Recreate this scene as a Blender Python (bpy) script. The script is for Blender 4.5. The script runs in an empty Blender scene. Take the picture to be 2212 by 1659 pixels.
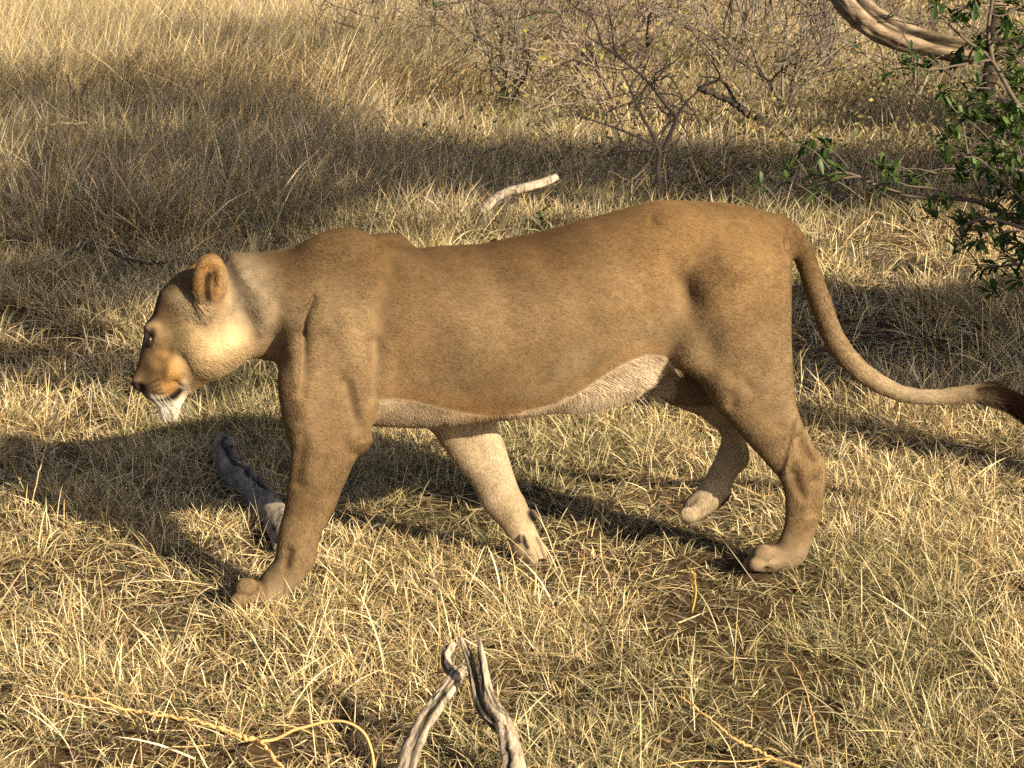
import bpy, math, random
import numpy as np
from mathutils import Vector
random.seed(7)
rng = np.random.default_rng(11)
S = bpy.context.scene
COL = S.collection
R = math.radians

# ------------------------------------------------------------------ camera
CAM_H, PITCH, HFOV = 2.11, R(15.5), R(27.0)
F = 1106.0 / math.tan(HFOV / 2)            # focal length in units of a 2212 px wide picture
cam = bpy.data.cameras.new('camera')
cam_o = bpy.data.objects.new('camera', cam); COL.objects.link(cam_o)
cam_o.location = (0, 0, CAM_H); cam_o.rotation_euler = (math.pi / 2 - PITCH, 0, 0)
cam.sensor_width = 36; cam.lens = 18 / math.tan(HFOV / 2)
cam.clip_start = 0.1; cam.clip_end = 2000
cam.dof.use_dof = True; cam.dof.focus_distance = 5.75; cam.dof.aperture_fstop = 20
S.camera = cam_o

# ------------------------------------------------------------------ light
SUN_EL, SUN_AZ = R(27), R(133)             # azimuth clockwise from +Y
w = bpy.data.worlds.new('World'); S.world = w; w.use_nodes = True
nt = w.node_tree; nt.nodes.clear()
sky = nt.nodes.new('ShaderNodeTexSky'); sky.sky_type = 'NISHITA'; sky.sun_disc = False
sky.sun_elevation = SUN_EL; sky.sun_rotation = SUN_AZ; sky.dust_density = 4.0; sky.ozone_density = .6; sky.air_density = .8
bg = nt.nodes.new('ShaderNodeBackground'); bg.inputs[1].default_value = 0.054
wo = nt.nodes.new('ShaderNodeOutputWorld')
nt.links.new(sky.outputs[0], bg.inputs[0]); nt.links.new(bg.outputs[0], wo.inputs[0])
sl = bpy.data.lights.new('sun', 'SUN'); sl.energy = 5.0; sl.angle = R(0.53); sl.color = (1.0, 0.85, 0.60)
so = bpy.data.objects.new('sun', sl); COL.objects.link(so)
TOSUN = Vector((math.sin(SUN_AZ) * math.cos(SUN_EL), math.cos(SUN_AZ) * math.cos(SUN_EL), math.sin(SUN_EL)))
so.rotation_euler = TOSUN.to_track_quat('Z', 'Y').to_euler(); so.location = (6, -6, 8)
S.view_settings.view_transform = 'Standard'; S.view_settings.look = 'None'
S.view_settings.exposure = 1.2; S.view_settings.gamma = 1; S.view_settings.use_curve_mapping = False
S.render.engine = 'CYCLES'
S.cycles.max_bounces = 6; S.cycles.diffuse_bounces = 3; S.cycles.glossy_bounces = 2
S.cycles.transmission_bounces = 4; S.cycles.transparent_max_bounces = 4
S.cycles.use_denoising = False; S.cycles.denoiser = 'OPENIMAGEDENOISE'; S.cycles.denoising_input_passes = 'RGB_ALBEDO_NORMAL'; S.cycles.denoising_prefilter = 'ACCURATE'
S.cycles_curves.shape = 'THICK'

# ------------------------------------------------------------------ picture <-> place
CP, SP = math.cos(PITCH), math.sin(PITCH)
def ray(u, v):
    x = (u - 1106.0) / F; y = -(v - 829.5) / F
    return np.array([x, CP + y * SP, -SP + y * CP])
def G(u, v, z=0.0):                        # point of the ground seen at (u, v)
    d = ray(u, v); t = (z - CAM_H) / d[2]
    return np.array([d[0] * t, d[1] * t, z])
def AT(u, v, y):                           # point seen at (u, v) at distance y
    d = ray(u, v); t = y / d[1]
    return np.array([d[0] * t, y, CAM_H + d[2] * t])

# ------------------------------------------------------------------ noise
def _hash(ix, iy, seed):
    n = (ix.astype(np.int64) * 374761393 + iy.astype(np.int64) * 668265263 + seed * 982451653) & 0x7fffffff
    n = ((n ^ (n >> 13)) * 1274126177) & 0x7fffffff
    return ((n ^ (n >> 16)) & 0xffff) / 65535.0
def noise(x, y, seed=0):
    x = np.asarray(x, float); y = np.asarray(y, float)
    ix = np.floor(x); iy = np.floor(y); fx = x - ix; fy = y - iy
    fx = fx * fx * (3 - 2 * fx); fy = fy * fy * (3 - 2 * fy)
    a = _hash(ix, iy, seed); b = _hash(ix + 1, iy, seed); c = _hash(ix, iy + 1, seed); d = _hash(ix + 1, iy + 1, seed)
    return (a * (1 - fx) + b * fx) * (1 - fy) + (c * (1 - fx) + d * fx) * fy
def fbm(x, y, seed=0, o=3):
    s = 0; a = 1; t = 0
    for k in range(o):
        s = s + a * noise(np.asarray(x) * 2 ** k, np.asarray(y) * 2 ** k, seed + k); t += a; a *= .5
    return s / t
def sstep(a, b, x):
    t = np.clip((x - a) / (b - a), 0, 1); return t * t * (3 - 2 * t)
def gz(x, y):                              # height of the ground
    x = np.asarray(x, float); y = np.asarray(y, float)
    g = (fbm(x * 1.3, y * 1.3, 5) - .5) * .05 + (fbm(x * .25, y * .25, 9) - .5) * .16 * sstep(8, 13, y)
    near = 1 - .75 * sstep(1.6, .9, np.abs(x)) * sstep(1.2, .6, np.abs(y - 5.55))
    return g * near

# ------------------------------------------------------------------ mesh helpers
def tag(o, label=None, cat=None, group=None, kind=None):
    if label: o['label'] = label
    if cat: o['category'] = cat
    if group: o['group'] = group
    if kind: o['kind'] = kind
    return o
def empty(name, loc=(0, 0, 0), rz=0.0):
    o = bpy.data.objects.new(name, None); COL.objects.link(o); o.location = loc; o.rotation_euler = (0, 0, rz)
    o.empty_display_size = .05
    return o
def mesh_np(name, V, Fc, m, parent=None, col=None, smooth=True):
    V = np.asarray(V, np.float32); Fc = np.asarray(Fc, np.int32); k = Fc.shape[1]
    me = bpy.data.meshes.new(name)
    me.vertices.add(len(V)); me.vertices.foreach_set('co', V.ravel())
    me.loops.add(Fc.size); me.loops.foreach_set('vertex_index', Fc.ravel())
    me.polygons.add(len(Fc)); me.polygons.foreach_set('loop_start', np.arange(0, Fc.size, k, dtype=np.int32))
    me.polygons.foreach_set('use_smooth', np.full(len(Fc), smooth))
    if col is not None:
        a = me.color_attributes.new('Col', 'FLOAT_COLOR', 'POINT')
        a.data.foreach_set('color', np.concatenate([np.asarray(col, np.float32), np.ones((len(V), 1), np.float32)], 1).ravel())
    me.update(); me.validate()
    if m: me.materials.append(m)
    o = bpy.data.objects.new(name, me); COL.objects.link(o); o.parent = parent
    return o
class MB:                                  # collects tubes, then becomes one mesh
    def __init__(s): s.V = []; s.F = []; s.C = []; s.n = 0
    def add(s, V, Fc, C=None):
        V = np.asarray(V, float); s.V.append(V); s.F.append(np.asarray(Fc) + s.n); s.n += len(V)
        if C is not None: s.C.append(np.broadcast_to(np.asarray(C, float), (len(V), 3)))
    def tube(s, P, r, sides=6, rough=0.0, C=None, seed=0, cap=True):
        P = np.asarray(P, float); n = len(P); r = np.broadcast_to(np.asarray(r, float), (n,))
        T = np.gradient(P, axis=0); T /= np.linalg.norm(T, axis=1)[:, None] + 1e-9
        N = np.zeros_like(T); ref = np.array([0, 0, 1.]) if abs(T[0, 2]) < .9 else np.array([1., 0, 0])
        v = np.cross(T[0], ref); v /= np.linalg.norm(v)
        for i in range(n):
            v = v - T[i] * v.dot(T[i]); v /= np.linalg.norm(v) + 1e-9; N[i] = v
        B = np.cross(T, N); a = np.arange(sides) / sides * 2 * math.pi
        rr = r[:, None] * np.ones((n, sides))
        if rough:
            g = np.random.default_rng(seed)
            ridge = g.normal(0, 1, sides)
            rr *= 1 + rough * (.7 * ridge[None, :] + .6 * g.normal(0, 1, (n, sides)))
        V = P[:, None, :] + (N[:, None, :] * np.cos(a)[None, :, None] + B[:, None, :] * np.sin(a)[None, :, None]) * rr[..., None]
        V = V.reshape(-1, 3)
        i = np.arange(n - 1)[:, None] * sides; j = np.arange(sides)[None, :]; j2 = (j + 1) % sides
        Q = np.stack([i + j, i + j2, i + sides + j2, i + sides + j], -1).reshape(-1, 4)
        Tr = np.concatenate([Q[:, [0, 1, 2]], Q[:, [0, 2, 3]]])
        if cap:
            nv = len(V); V = np.concatenate([V, P[:1], P[-1:]])
            jj = np.arange(sides); j2 = (jj + 1) % sides
            Tr = np.concatenate([Tr, np.stack([np.full(sides, nv), j2, jj], 1), np.stack([np.full(sides, nv + 1), (n - 1) * sides + jj, (n - 1) * sides + j2], 1)])
        s.add(V, Tr, C)
    def build(s, name, m, parent=None, smooth=True):
        return mesh_np(name, np.concatenate(s.V), np.concatenate(s.F), m, parent, np.concatenate(s.C) if s.C else None, smooth)
def spline(P, n):                          # Catmull-Rom through P
    P = np.asarray(P, float); P2 = np.concatenate([[2 * P[0] - P[1]], P, [2 * P[-1] - P[-2]]])
    t = np.linspace(0, len(P) - 1 - 1e-6, n); i = t.astype(int); f = (t - i)[:, None]
    a, b, c, d = P2[i], P2[i + 1], P2[i + 2], P2[i + 3]
    return .5 * (2 * b + (c - a) * f + (2 * a - 5 * b + 4 * c - d) * f ** 2 + (3 * b - a - 3 * c + d) * f ** 3)

# ------------------------------------------------------------------ materials
def new_mat(name):
    m = bpy.data.materials.new(name); m.use_nodes = True; m.node_tree.nodes.clear(); return m, m.node_tree
def N(t, kind, **kw):
    n = t.nodes.new(kind)
    for k, v in kw.items(): setattr(n, k, v)
    return n
def mat_plant(name, trans=.35, gloss=.06, rough=.5, noise_amt=.25):
    m, t = new_mat(name)
    at = N(t, 'ShaderNodeAttribute', attribute_name='Col')
    d = N(t, 'ShaderNodeBsdfDiffuse'); tr = N(t, 'ShaderNodeBsdfTranslucent'); mx = N(t, 'ShaderNodeMixShader'); mx.inputs[0].default_value = trans
    g = N(t, 'ShaderNodeBsdfGlossy'); g.inputs['Roughness'].default_value = rough; m2 = N(t, 'ShaderNodeMixShader'); m2.inputs[0].default_value = gloss
    o = N(t, 'ShaderNodeOutputMaterial')
    t.links.new(at.outputs['Color'], d.inputs[0]); t.links.new(at.outputs['Color'], tr.inputs[0])
    t.links.new(d.outputs[0], mx.inputs[1]); t.links.new(tr.outputs[0], mx.inputs[2])
    t.links.new(mx.outputs[0], m2.inputs[1]); t.links.new(g.outputs[0], m2.inputs[2]); t.links.new(m2.outputs[0], o.inputs[0])
    return m
def mat_wood(name, c1, c2, c3, scale=14.0, stretch=(1, 1, .12), bump=.5, use_attr=False):
    m, t = new_mat(name)
    tc = N(t, 'ShaderNodeTexCoord'); mp = N(t, 'ShaderNodeMapping'); mp.inputs['Scale'].default_value = stretch
    n1 = N(t, 'ShaderNodeTexNoise'); n1.inputs['Scale'].default_value = scale; n1.inputs['Detail'].default_value = 8; n1.inputs['Roughness'].default_value = .7
    n2 = N(t, 'ShaderNodeTexNoise'); n2.inputs['Scale'].default_value = scale * .35; n2.inputs['Detail'].default_value = 4
    cr = N(t, 'ShaderNodeValToRGB'); e = cr.color_ramp.elements
    e[0].position = .34; e[0].color = (*c3, 1); e[1].position = .66; e[1].color = (*c1, 1)
    k = e.new(.47); k.color = (*c2, 1)
    mx = N(t, 'ShaderNodeMix', data_type='RGBA'); mx.blend_type = 'MULTIPLY'; mx.inputs[0].default_value = .6
    cr2 = N(t, 'ShaderNodeValToRGB'); cr2.color_ramp.elements[0].position = .35; cr2.color_ramp.elements[0].color = (.45, .43, .4, 1); cr2.color_ramp.elements[1].position = .6
    b = N(t, 'ShaderNodeBsdfPrincipled'); b.inputs['Roughness'].default_value = .9; b.inputs['Specular IOR Level'].default_value = .15
    bp = N(t, 'ShaderNodeBump'); bp.inputs['Strength'].default_value = bump; bp.inputs['Distance'].default_value = .012
    o = N(t, 'ShaderNodeOutputMaterial')
    src = tc.outputs['Object']
    t.links.new(src, mp.inputs[0]); t.links.new(mp.outputs[0], n1.inputs['Vector']); t.links.new(src, n2.inputs['Vector'])
    t.links.new(n1.outputs[0], cr.inputs[0]); t.links.new(n2.outputs[0], cr2.inputs[0])
    t.links.new(cr.outputs[0], mx.inputs[6]); t.links.new(cr2.outputs[0], mx.inputs[7])
    at = N(t, 'ShaderNodeAttribute', attribute_name='Col'); m3 = N(t, 'ShaderNodeMix', data_type='RGBA'); m3.blend_type = 'MULTIPLY'; m3.inputs[0].default_value = 1
    t.links.new(mx.outputs[2], m3.inputs[6]); t.links.new(at.outputs['Color'], m3.inputs[7])
    t.links.new(m3.outputs[2], b.inputs['Base Color']); t.links.new(n1.outputs[0], bp.inputs['Height']); t.links.new(bp.outputs[0], b.inputs['Normal'])
    t.links.new(b.outputs[0], o.inputs[0])
    return m
def mat_plain(name, c, rough=.5, spec=.5, attr=False, coat=0):
    m, t = new_mat(name); b = N(t, 'ShaderNodeBsdfPrincipled'); o = N(t, 'ShaderNodeOutputMaterial')
    b.inputs['Base Color'].default_value = (*c, 1); b.inputs['Roughness'].default_value = rough; b.inputs['Specular IOR Level'].default_value = spec
    if coat: b.inputs['Coat Weight'].default_value = coat
    n1 = N(t, 'ShaderNodeTexNoise'); n1.inputs['Scale'].default_value = 90; n1.inputs['Detail'].default_value = 3
    hs = N(t, 'ShaderNodeMix', data_type='RGBA'); hs.inputs[6].default_value = (*[x * .75 for x in c], 1); hs.inputs[7].default_value = (*[min(1, x * 1.2) for x in c], 1)
    t.links.new(n1.outputs[0], hs.inputs[0]); t.links.new(hs.outputs[2], b.inputs['Base Color'])
    if attr:
        at = N(t, 'ShaderNodeAttribute', attribute_name='Col'); t.links.new(at.outputs['Color'], b.inputs['Base Color'])
    t.links.new(b.outputs[0], o.inputs[0]); return m
def mat_soil():
    m, t = new_mat('soil')
    tc = N(t, 'ShaderNodeTexCoord'); n1 = N(t, 'ShaderNodeTexNoise'); n1.inputs['Scale'].default_value = 9; n1.inputs['Detail'].default_value = 10; n1.inputs['Roughness'].default_value = .75
    n2 = N(t, 'ShaderNodeTexNoise'); n2.inputs['Scale'].default_value = .9; n2.inputs['Detail'].default_value = 4
    cr = N(t, 'ShaderNodeValToRGB'); e = cr.color_ramp.elements
    e[0].position = .3; e[0].color = (.03, .021, .013, 1); e[1].position = .75; e[1].color = (.16, .11, .065, 1)
    cr2 = N(t, 'ShaderNodeValToRGB'); cr2.color_ramp.elements[0].position = .35; cr2.color_ramp.elements[0].color = (.6, .55, .5, 1); cr2.color_ramp.elements[1].position = .65; cr2.color_ramp.elements[1].color = (1, .95, .85, 1)
    mx = N(t, 'ShaderNodeMix', data_type='RGBA'); mx.blend_type = 'MULTIPLY'; mx.inputs[0].default_value = 1
    b = N(t, 'ShaderNodeBsdfPrincipled'); b.inputs['Roughness'].default_value = 1; b.inputs['Specular IOR Level'].default_value = .05
    bp = N(t, 'ShaderNodeBump'); bp.inputs['Strength'].default_value = .8; bp.inputs['Distance'].default_value = .03
    o = N(t, 'ShaderNodeOutputMaterial')
    t.links.new(tc.outputs['Object'], n1.inputs['Vector']); t.links.new(tc.outputs['Object'], n2.inputs['Vector'])
    t.links.new(n1.outputs[0], cr.inputs[0]); t.links.new(n2.outputs[0], cr2.inputs[0]); t.links.new(cr.outputs[0], mx.inputs[6]); t.links.new(cr2.outputs[0], mx.inputs[7])
    t.links.new(mx.outputs[2], b.inputs['Base Color']); t.links.new(n1.outputs[0], bp.inputs['Height']); t.links.new(bp.outputs[0], b.inputs['Normal']); t.links.new(b.outputs[0], o.inputs[0])
    return m
M_GRASS = mat_plant('dry_grass', .16, .04); M_LEAF = mat_plant('leaf', .35, .025, .5); M_TWIG = mat_plain('twig_bark', (.16, .125, .10), .9, .1, attr=True)
M_SOIL = mat_soil()
M_PALE = mat_wood('weathered_wood', (.52, .435, .335), (.35, .29, .225), (.05, .04, .035), 55, (1, 1, .14), .8)
M_BARK = mat_wood('pale_bark', (.42, .33, .235), (.25, .185, .125), (.05, .035, .025), 16, (.22, 1, 1), 1.0)
M_DARKLOG = mat_wood('grey_bark', (.40, .33, .265), (.25, .205, .165), (.03, .025, .02), 30, (1, .3, 1), 1.0)

# ------------------------------------------------------------------ ground
def build_ground():
    xs = np.concatenate([[-600, -200, -60, -20], np.arange(-9, 9.01, .12), [20, 60, 200, 600]])
    ys = np.concatenate([[-600, -200, -50, -8], np.arange(0, 30.01, .12), [60, 200, 500, 900]])
    X, Y = np.meshgrid(xs, ys, indexing='ij'); Z = gz(X, Y)
    Z = np.where((np.abs(X) > 9) | (Y < 0) | (Y > 30), 0, Z)
    V = np.stack([X, Y, Z], -1).reshape(-1, 3); nx, ny = len(xs), len(ys)
    i = np.arange(nx - 1)[:, None] * ny; j = np.arange(ny - 1)[None, :]
    Q = np.stack([i + j, i + ny + j, i + ny + j + 1, i + j + 1], -1).reshape(-1, 4)
    tag(mesh_np('ground', V, Q, M_SOIL), kind='structure')
build_ground()

# ------------------------------------------------------------------ lioness: implicit body
YAW = R(9.4); LO = np.array([0.043, 5.60]); cy_, sy_ = math.cos(YAW), math.sin(YAW)
def L(u, v, y=0.0):                        # picture point -> (x, z) on the lengthwise plane at lateral offset y of the lioness
    d = ray(u, v)
    # world = t*d + cam ; lateral: -sy*(wx-ox)+cy*(wy-oy) = y
    t = (y + (-sy_ * LO[0] + cy_ * LO[1])) / (-sy_ * d[0] + cy_ * d[1])
    p = d * t; dx, dy = p[0] - LO[0], p[1] - LO[1]
    return np.array([cy_ * dx + sy_ * dy, CAM_H + p[2]])
def LL(P, y=0.0): return np.array([L(u, v, y) for u, v in P])
c1 = lambda P: [(246.9 + .2645 * a, 493.7 + .2645 * b) for a, b in P]
c2 = lambda P: [(493.7 + .3142 * a, 466.3 + .3142 * b) for a, b in P]
c3 = lambda P: [(1261.8 + .3307 * a, 384 + .3307 * b) for a, b in P]
c4 = lambda P: [(438.9 + .372 * a, 877.8 + .372 * b) for a, b in P]
c5 = lambda P: [(1261.8 + .3637 * a, 713.2 + .3637 * b) for a, b in P]
c8 = lambda P: [(1645.8 + .2977 * a, 493.7 + .2977 * b) for a, b in P]
d8 = lambda P: [(877.8 + .2315 * a, 877.8 + .2315 * b) for a, b in P]
PX = 1.27e-3                               # metres per picture unit at the lioness

def seg_dist(X, Z, P, closed=False):
    P = np.asarray(P); Q = np.roll(P, -1, 0) if closed else P[1:]
    A = P if closed else P[:-1]
    best = np.full(X.shape, 1e9, np.float32)
    for a, b in zip(A, Q):
        ab = b - a; l = ab.dot(ab) + 1e-12
        t = np.clip(((X - a[0]) * ab[0] + (Z - a[1]) * ab[1]) / l, 0, 1)
        dd = (X - a[0] - t * ab[0]) ** 2 + (Z - a[1] - t * ab[1]) ** 2
        best = np.minimum(best, dd)
    return np.sqrt(best)
def poly_sd(X, Z, P):                      # + inside
    d = seg_dist(X, Z, P, True); ins = np.zeros(X.shape, bool)
    for a, b in zip(P, np.roll(P, -1, 0)):
        c = ((a[1] > Z) != (b[1] > Z)) & (X < (b[0] - a[0]) * (Z - a[1]) / (b[1] - a[1] + 1e-12) + a[0]); ins ^= c
    return np.where(ins, d, -d)
def smooth_closed(P, n=8):
    P = np.asarray(P, float); m = len(P); out = []
    for i in range(m):
        a, b, c, d = P[i - 1], P[i], P[(i + 1) % m], P[(i + 2) % m]
        for f in np.arange(n) / n:
            out.append(.5 * (2 * b + (c - a) * f + (2 * a - 5 * b + 4 * c - d) * f ** 2 + (3 * b - a - 3 * c + d) * f ** 3))
    return np.array(out)
def smin(a, b, k):
    h = np.clip(.5 + .5 * (b - a) / k, 0, 1); return b + (a - b) * h - k * h * (1 - h)
def smax(a, b, k): return -smin(-a, -b, k)

H = .0045
tail_c = c8([(120, -20), (230, 80), (300, 180), (350, 320), (410, 490), (462, 650), (520, 790), (600, 915), (715, 1035), (850, 1125), (1000, 1195), (1150, 1222), (1300, 1222), (1450, 1203), (1590, 1190)])
tail_r = np.array([85, 82, 76, 74, 80, 78, 78, 79, 74, 68, 60, 56, 56, 58, 60]) * .2977 * PX
tail_y = np.array([0, 0, 0, .005, .01, .015, .02, .02, .02, .015, .01, .0, -.01, -.02, -.03])
TAIL = np.array([(L(u, v, y)[0], y, L(u, v, y)[1]) for (u, v), y in zip(tail_c, tail_y)])
tuft_c = c8([(1590, 1190), (1690, 1200), (1790, 1235), (1880, 1285), (1960, 1330), (2030, 1370)]); tuft_r = np.array([58, 66, 76, 72, 55, 25]) * .2977 * PX
TUFT = np.array([(L(u, v, -.035)[0], -.035, L(u, v, -.035)[1]) for u, v in tuft_c])

OX0 = L(270, 800)[0]; OX1 = TUFT[-1, 0] + .05
gx = np.arange(OX0, OX1, H, dtype=np.float32); gy = np.arange(-.235, .235, H, dtype=np.float32); gzz = np.arange(-.02, L(1400, 415)[1] + .02, H, dtype=np.float32)
FLD = np.full((len(gx), len(gy), len(gzz)), .05, np.float32)

def sub(P, pad):
    lo = np.min(P, 0) - pad; hi = np.max(P, 0) + pad
    i0, i1 = np.searchsorted(gx, [lo[0], hi[0]]); k0, k1 = np.searchsorted(gzz, [lo[-1], hi[-1]])
    return max(i0, 0), i1, max(k0, 0), k1
def ramp(X, Z, stations, soft=.02):                  # half width by distance-weighted stations [(u,v,w)]
    num = 0; den = 0
    for x, z, wv in stations:
        q = 1.0 / ((X - x) ** 2 + (Z - z) ** 2 + soft ** 2) ** 1.5; num = num + q * wv; den = den + q
    return num / den
def inflate(P_px, yplane, yc, stations, Rr, k, pw=2.0, smooth_n=6, soft=.03):
    """Outline seen in the photo on the plane `yplane`, filled out sideways to the half widths in `stations`."""
    P = smooth_closed(LL(P_px, yplane), smooth_n)
    i0, i1, k0, k1 = sub(P, .06)
    X, Z = np.meshgrid(gx[i0:i1], gzz[k0:k1], indexing='ij')
    d2 = poly_sd(X, Z, P)
    st = [(*L(u, v, yplane), wv) for u, v, wv in stations]
    W = ramp(X, Z, st, soft)
    if callable(yc): yc = yc(X, Z)
    yc = np.broadcast_to(yc, X.shape)
    a = np.maximum(Rr - d2, 0) / Rr
    y = gy[None, :, None]
    q = (a[:, None, :] ** pw + (np.abs(y - yc[:, None, :]) / W[:, None, :]) ** pw) ** (1 / pw)
    f = ((q - 1) * np.minimum(Rr, W)[:, None, :]).astype(np.float32)
    s = FLD[i0:i1, :, k0:k1]
    FLD[i0:i1, :, k0:k1] = smin(s, f, k)
def cone_chain(P, r, k, ysc=1.0):
    P = np.asarray(P); lo = P.min(0) - .1; hi = P.max(0) + .1
    i0, i1 = np.searchsorted(gx, [lo[0], hi[0]]); j0, j1 = np.searchsorted(gy, [lo[1], hi[1]]); k0, k1 = np.searchsorted(gzz, [lo[2], hi[2]])
    f = np.full((i1 - i0, j1 - j0, k1 - k0), 9, np.float32)
    for a, b, ra, rb in zip(P[:-1], P[1:], r[:-1], r[1:]):
        lo = np.minimum(a, b) - .09; hi = np.maximum(a, b) + .09
        a0, a1 = np.clip(np.searchsorted(gx, [lo[0], hi[0]]), i0, i1); b0, b1 = np.clip(np.searchsorted(gy, [lo[1], hi[1]]), j0, j1); e0, e1 = np.clip(np.searchsorted(gzz, [lo[2], hi[2]]), k0, k1)
        X = gx[a0:a1, None, None]; Y = gy[None, b0:b1, None]; Z = gzz[None, None, e0:e1]
        ab = b - a; t = np.clip(((X - a[0]) * ab[0] + (Y - a[1]) * ab[1] + (Z - a[2]) * ab[2]) / ab.dot(ab), 0, 1)
        d = np.sqrt((X - a[0] - t * ab[0]) ** 2 + ((Y - a[1] - t * ab[1]) / ysc) ** 2 + (Z - a[2] - t * ab[2]) ** 2) - (ra + (rb - ra) * t)
        q = f[a0 - i0:a1 - i0, b0 - j0:b1 - j0, e0 - k0:e1 - k0]; q[...] = np.minimum(q, d)
    s = FLD[i0:i1, j0:j1, k0:k1]; s[...] = smin(s, f, k)
def ellipsoid(c, r, rot=0.0, yrot=0.0, pad=.03):
    """field of an ellipsoid; rot turns it in the lengthwise plane, yrot about the upright axis"""
    m = max(r) + pad
    i0, i1 = np.searchsorted(gx, [c[0] - m, c[0] + m]); j0, j1 = np.searchsorted(gy, [c[1] - m, c[1] + m]); k0, k1 = np.searchsorted(gzz, [c[2] - m, c[2] + m])
    X = gx[i0:i1, None, None] - c[0]; Y = gy[None, j0:j1, None] - c[1]; Z = gzz[None, None, k0:k1] - c[2]
    X, Y = X * math.cos(yrot) + Y * math.sin(yrot), -X * math.sin(yrot) + Y * math.cos(yrot)
    X, Z = X * math.cos(rot) + Z * math.sin(rot), -X * math.sin(rot) + Z * math.cos(rot)
    q = np.sqrt((X / r[0]) ** 2 + (Y / r[1]) ** 2 + (Z / r[2]) ** 2)
    return (slice(i0, i1), slice(j0, j1), slice(k0, k1)), ((q - 1) * min(r)).astype(np.float32)
def blob(c, r, k, rot=0, yrot=0):
    s, f = ellipsoid(c, r, rot, yrot, .03 + 1.6 * k * max(r) / min(r)); FLD[s] = smin(FLD[s], f, k)
def carve(c, r, k, rot=0, yrot=0):
    s, f = ellipsoid(c, r, rot, yrot, .03 + 1.6 * k * max(r) / min(r)); FLD[s] = smax(FLD[s], -f, k)
def L3(u, v, y): p = L(u, v, y); return np.array([p[0], y, p[1]])

# torso with neck
TORSO = [(480, 640), (494, 556), (560, 547)] + c2([(400, 232), (560, 168), (730, 134), (880, 145), (1080, 205), (1300, 228), (1400, 218), (1600, 207)]) + [(1042, 529), (1100, 517), (1180, 501), (1262, 476), (1328, 459), (1394, 440), (1444, 434), (1543, 438), (1592, 443), (1642, 453), (1685, 470), (1704, 495), (1712, 530), (1708, 582), (1706, 660), (1690, 740), (1640, 790), (1560, 800), (1480, 790), (1430, 796), (1390, 828), (1345, 850), (1300, 869), (1240, 882), (1180, 889), (1110, 900), (1042, 907), (981, 917), (934, 920), (871, 919), (803, 916), (720, 912), (650, 890), (608, 840), (598, 785), (560, 772), (520, 760), (490, 720)]
inflate(TORSO, 0, 0.0, [(480, 640, .116), (500, 700, .114), (530, 690, .114), (570, 650, .112), (640, 660, .130), (720, 600, .115), (720, 760, .155), (850, 560, .12), (850, 700, .172), (850, 880, .12), (1000, 700, .188), (1000, 880, .13), (1000, 560, .13), (1150, 680, .19), (1150, 850, .14), (1300, 650, .175), (1300, 820, .12), (1300, 500, .12), (1420, 700, .135), (1420, 500, .13), (1560, 560, .155), (1560, 720, .14), (1690, 560, .085)], .19, .02, 2.15, soft=.09)
# far shoulder blade showing over the back
blob(L3(815, 545, .075), (.085, .04, .05), .03, .25)
# near shoulder blade
blob(L3(752, 570, -.070), (.085, .036, .075), .07, -.5)
# front left leg with shoulder
FL = [(600, 800), (625, 730), (680, 660), (745, 640), (800, 700), (822, 780)] + c4([(1000, -20), (985, 60), (972, 130), (978, 190), (945, 245), (900, 285), (860, 345), (825, 425), (797, 490), (768, 565), (720, 655), (680, 745), (655, 835), (640, 912), (600, 972), (530, 1045), (455, 1110), (380, 1160), (300, 1172), (225, 1165), (172, 1142), (165, 1100), (200, 1048), (250, 1016), (318, 1005), (345, 968), (412, 882), (427, 800), (442, 700), (470, 600), (490, 455), (500, 350), (505, 250), (480, 150), (455, 50)])
inflate(FL, -.11, lambda X, Z: -.118 + .0 * X, [(700, 690, .040), (700, 760, .048), (700, 840, .058), (700, 930, .062), (690, 1000, .052), (670, 1100, .045), (650, 1180, .043), (620, 1250, .046), (540, 1290, .052)], .058, .045)
# front right leg
FR = [(880, 860), (1000, 850), (1075, 880)] + d8([(832, 175), (872, 262), (912, 352), (960, 500), (990, 600), (1020, 690), (1060, 790), (1110, 880), (1185, 1085), (1245, 1215), (1290, 1300), (1312, 1395), (1270, 1450), (1180, 1490), (1080, 1480), (1010, 1410), (965, 1330), (950, 1260), (920, 1190), (860, 1100), (780, 1020), (710, 930), (660, 820), (600, 720), (520, 610), (430, 500), (330, 360), (240, 230)])
inflate(FR, .10, .10, [(980, 900, .05), (1040, 1000, .042), (1090, 1080, .04), (1120, 1150, .04), (1140, 1200, .045)], .055, .025)
# hind left leg with thigh
HL = [(1450, 770), (1455, 690), (1480, 600), (1540, 530), (1640, 520), (1702, 560), (1707, 640), (1708, 720)] + c5([(1232, 120), (1240, 250), (1256, 420), (1282, 510), (1312, 590), (1352, 668), (1402, 738), (1432, 790), (1440, 842), (1430, 950), (1410, 1080), (1380, 1180), (1347, 1270), (1322, 1345), (1285, 1392), (1200, 1432), (1100, 1440), (1005, 1430), (975, 1400), (985, 1350), (1030, 1300), (1082, 1280), (1138, 1278), (1170, 1230), (1195, 1150), (1200, 1050), (1190, 950), (1160, 880), (1100, 810), (1040, 742), (980, 680), (920, 610), (860, 540), (790, 470), (740, 390), (680, 310), (600, 250), (520, 190)])
inflate(HL, -.105, lambda X, Z: -.10 - .0 * X, [(1580, 600, .065), (1580, 720, .075), (1600, 820, .066), (1640, 920, .05), (1700, 990, .036), (1730, 1050, .034), (1720, 1140, .034), (1690, 1200, .042), (1640, 1220, .050)], .075, .03)
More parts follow.
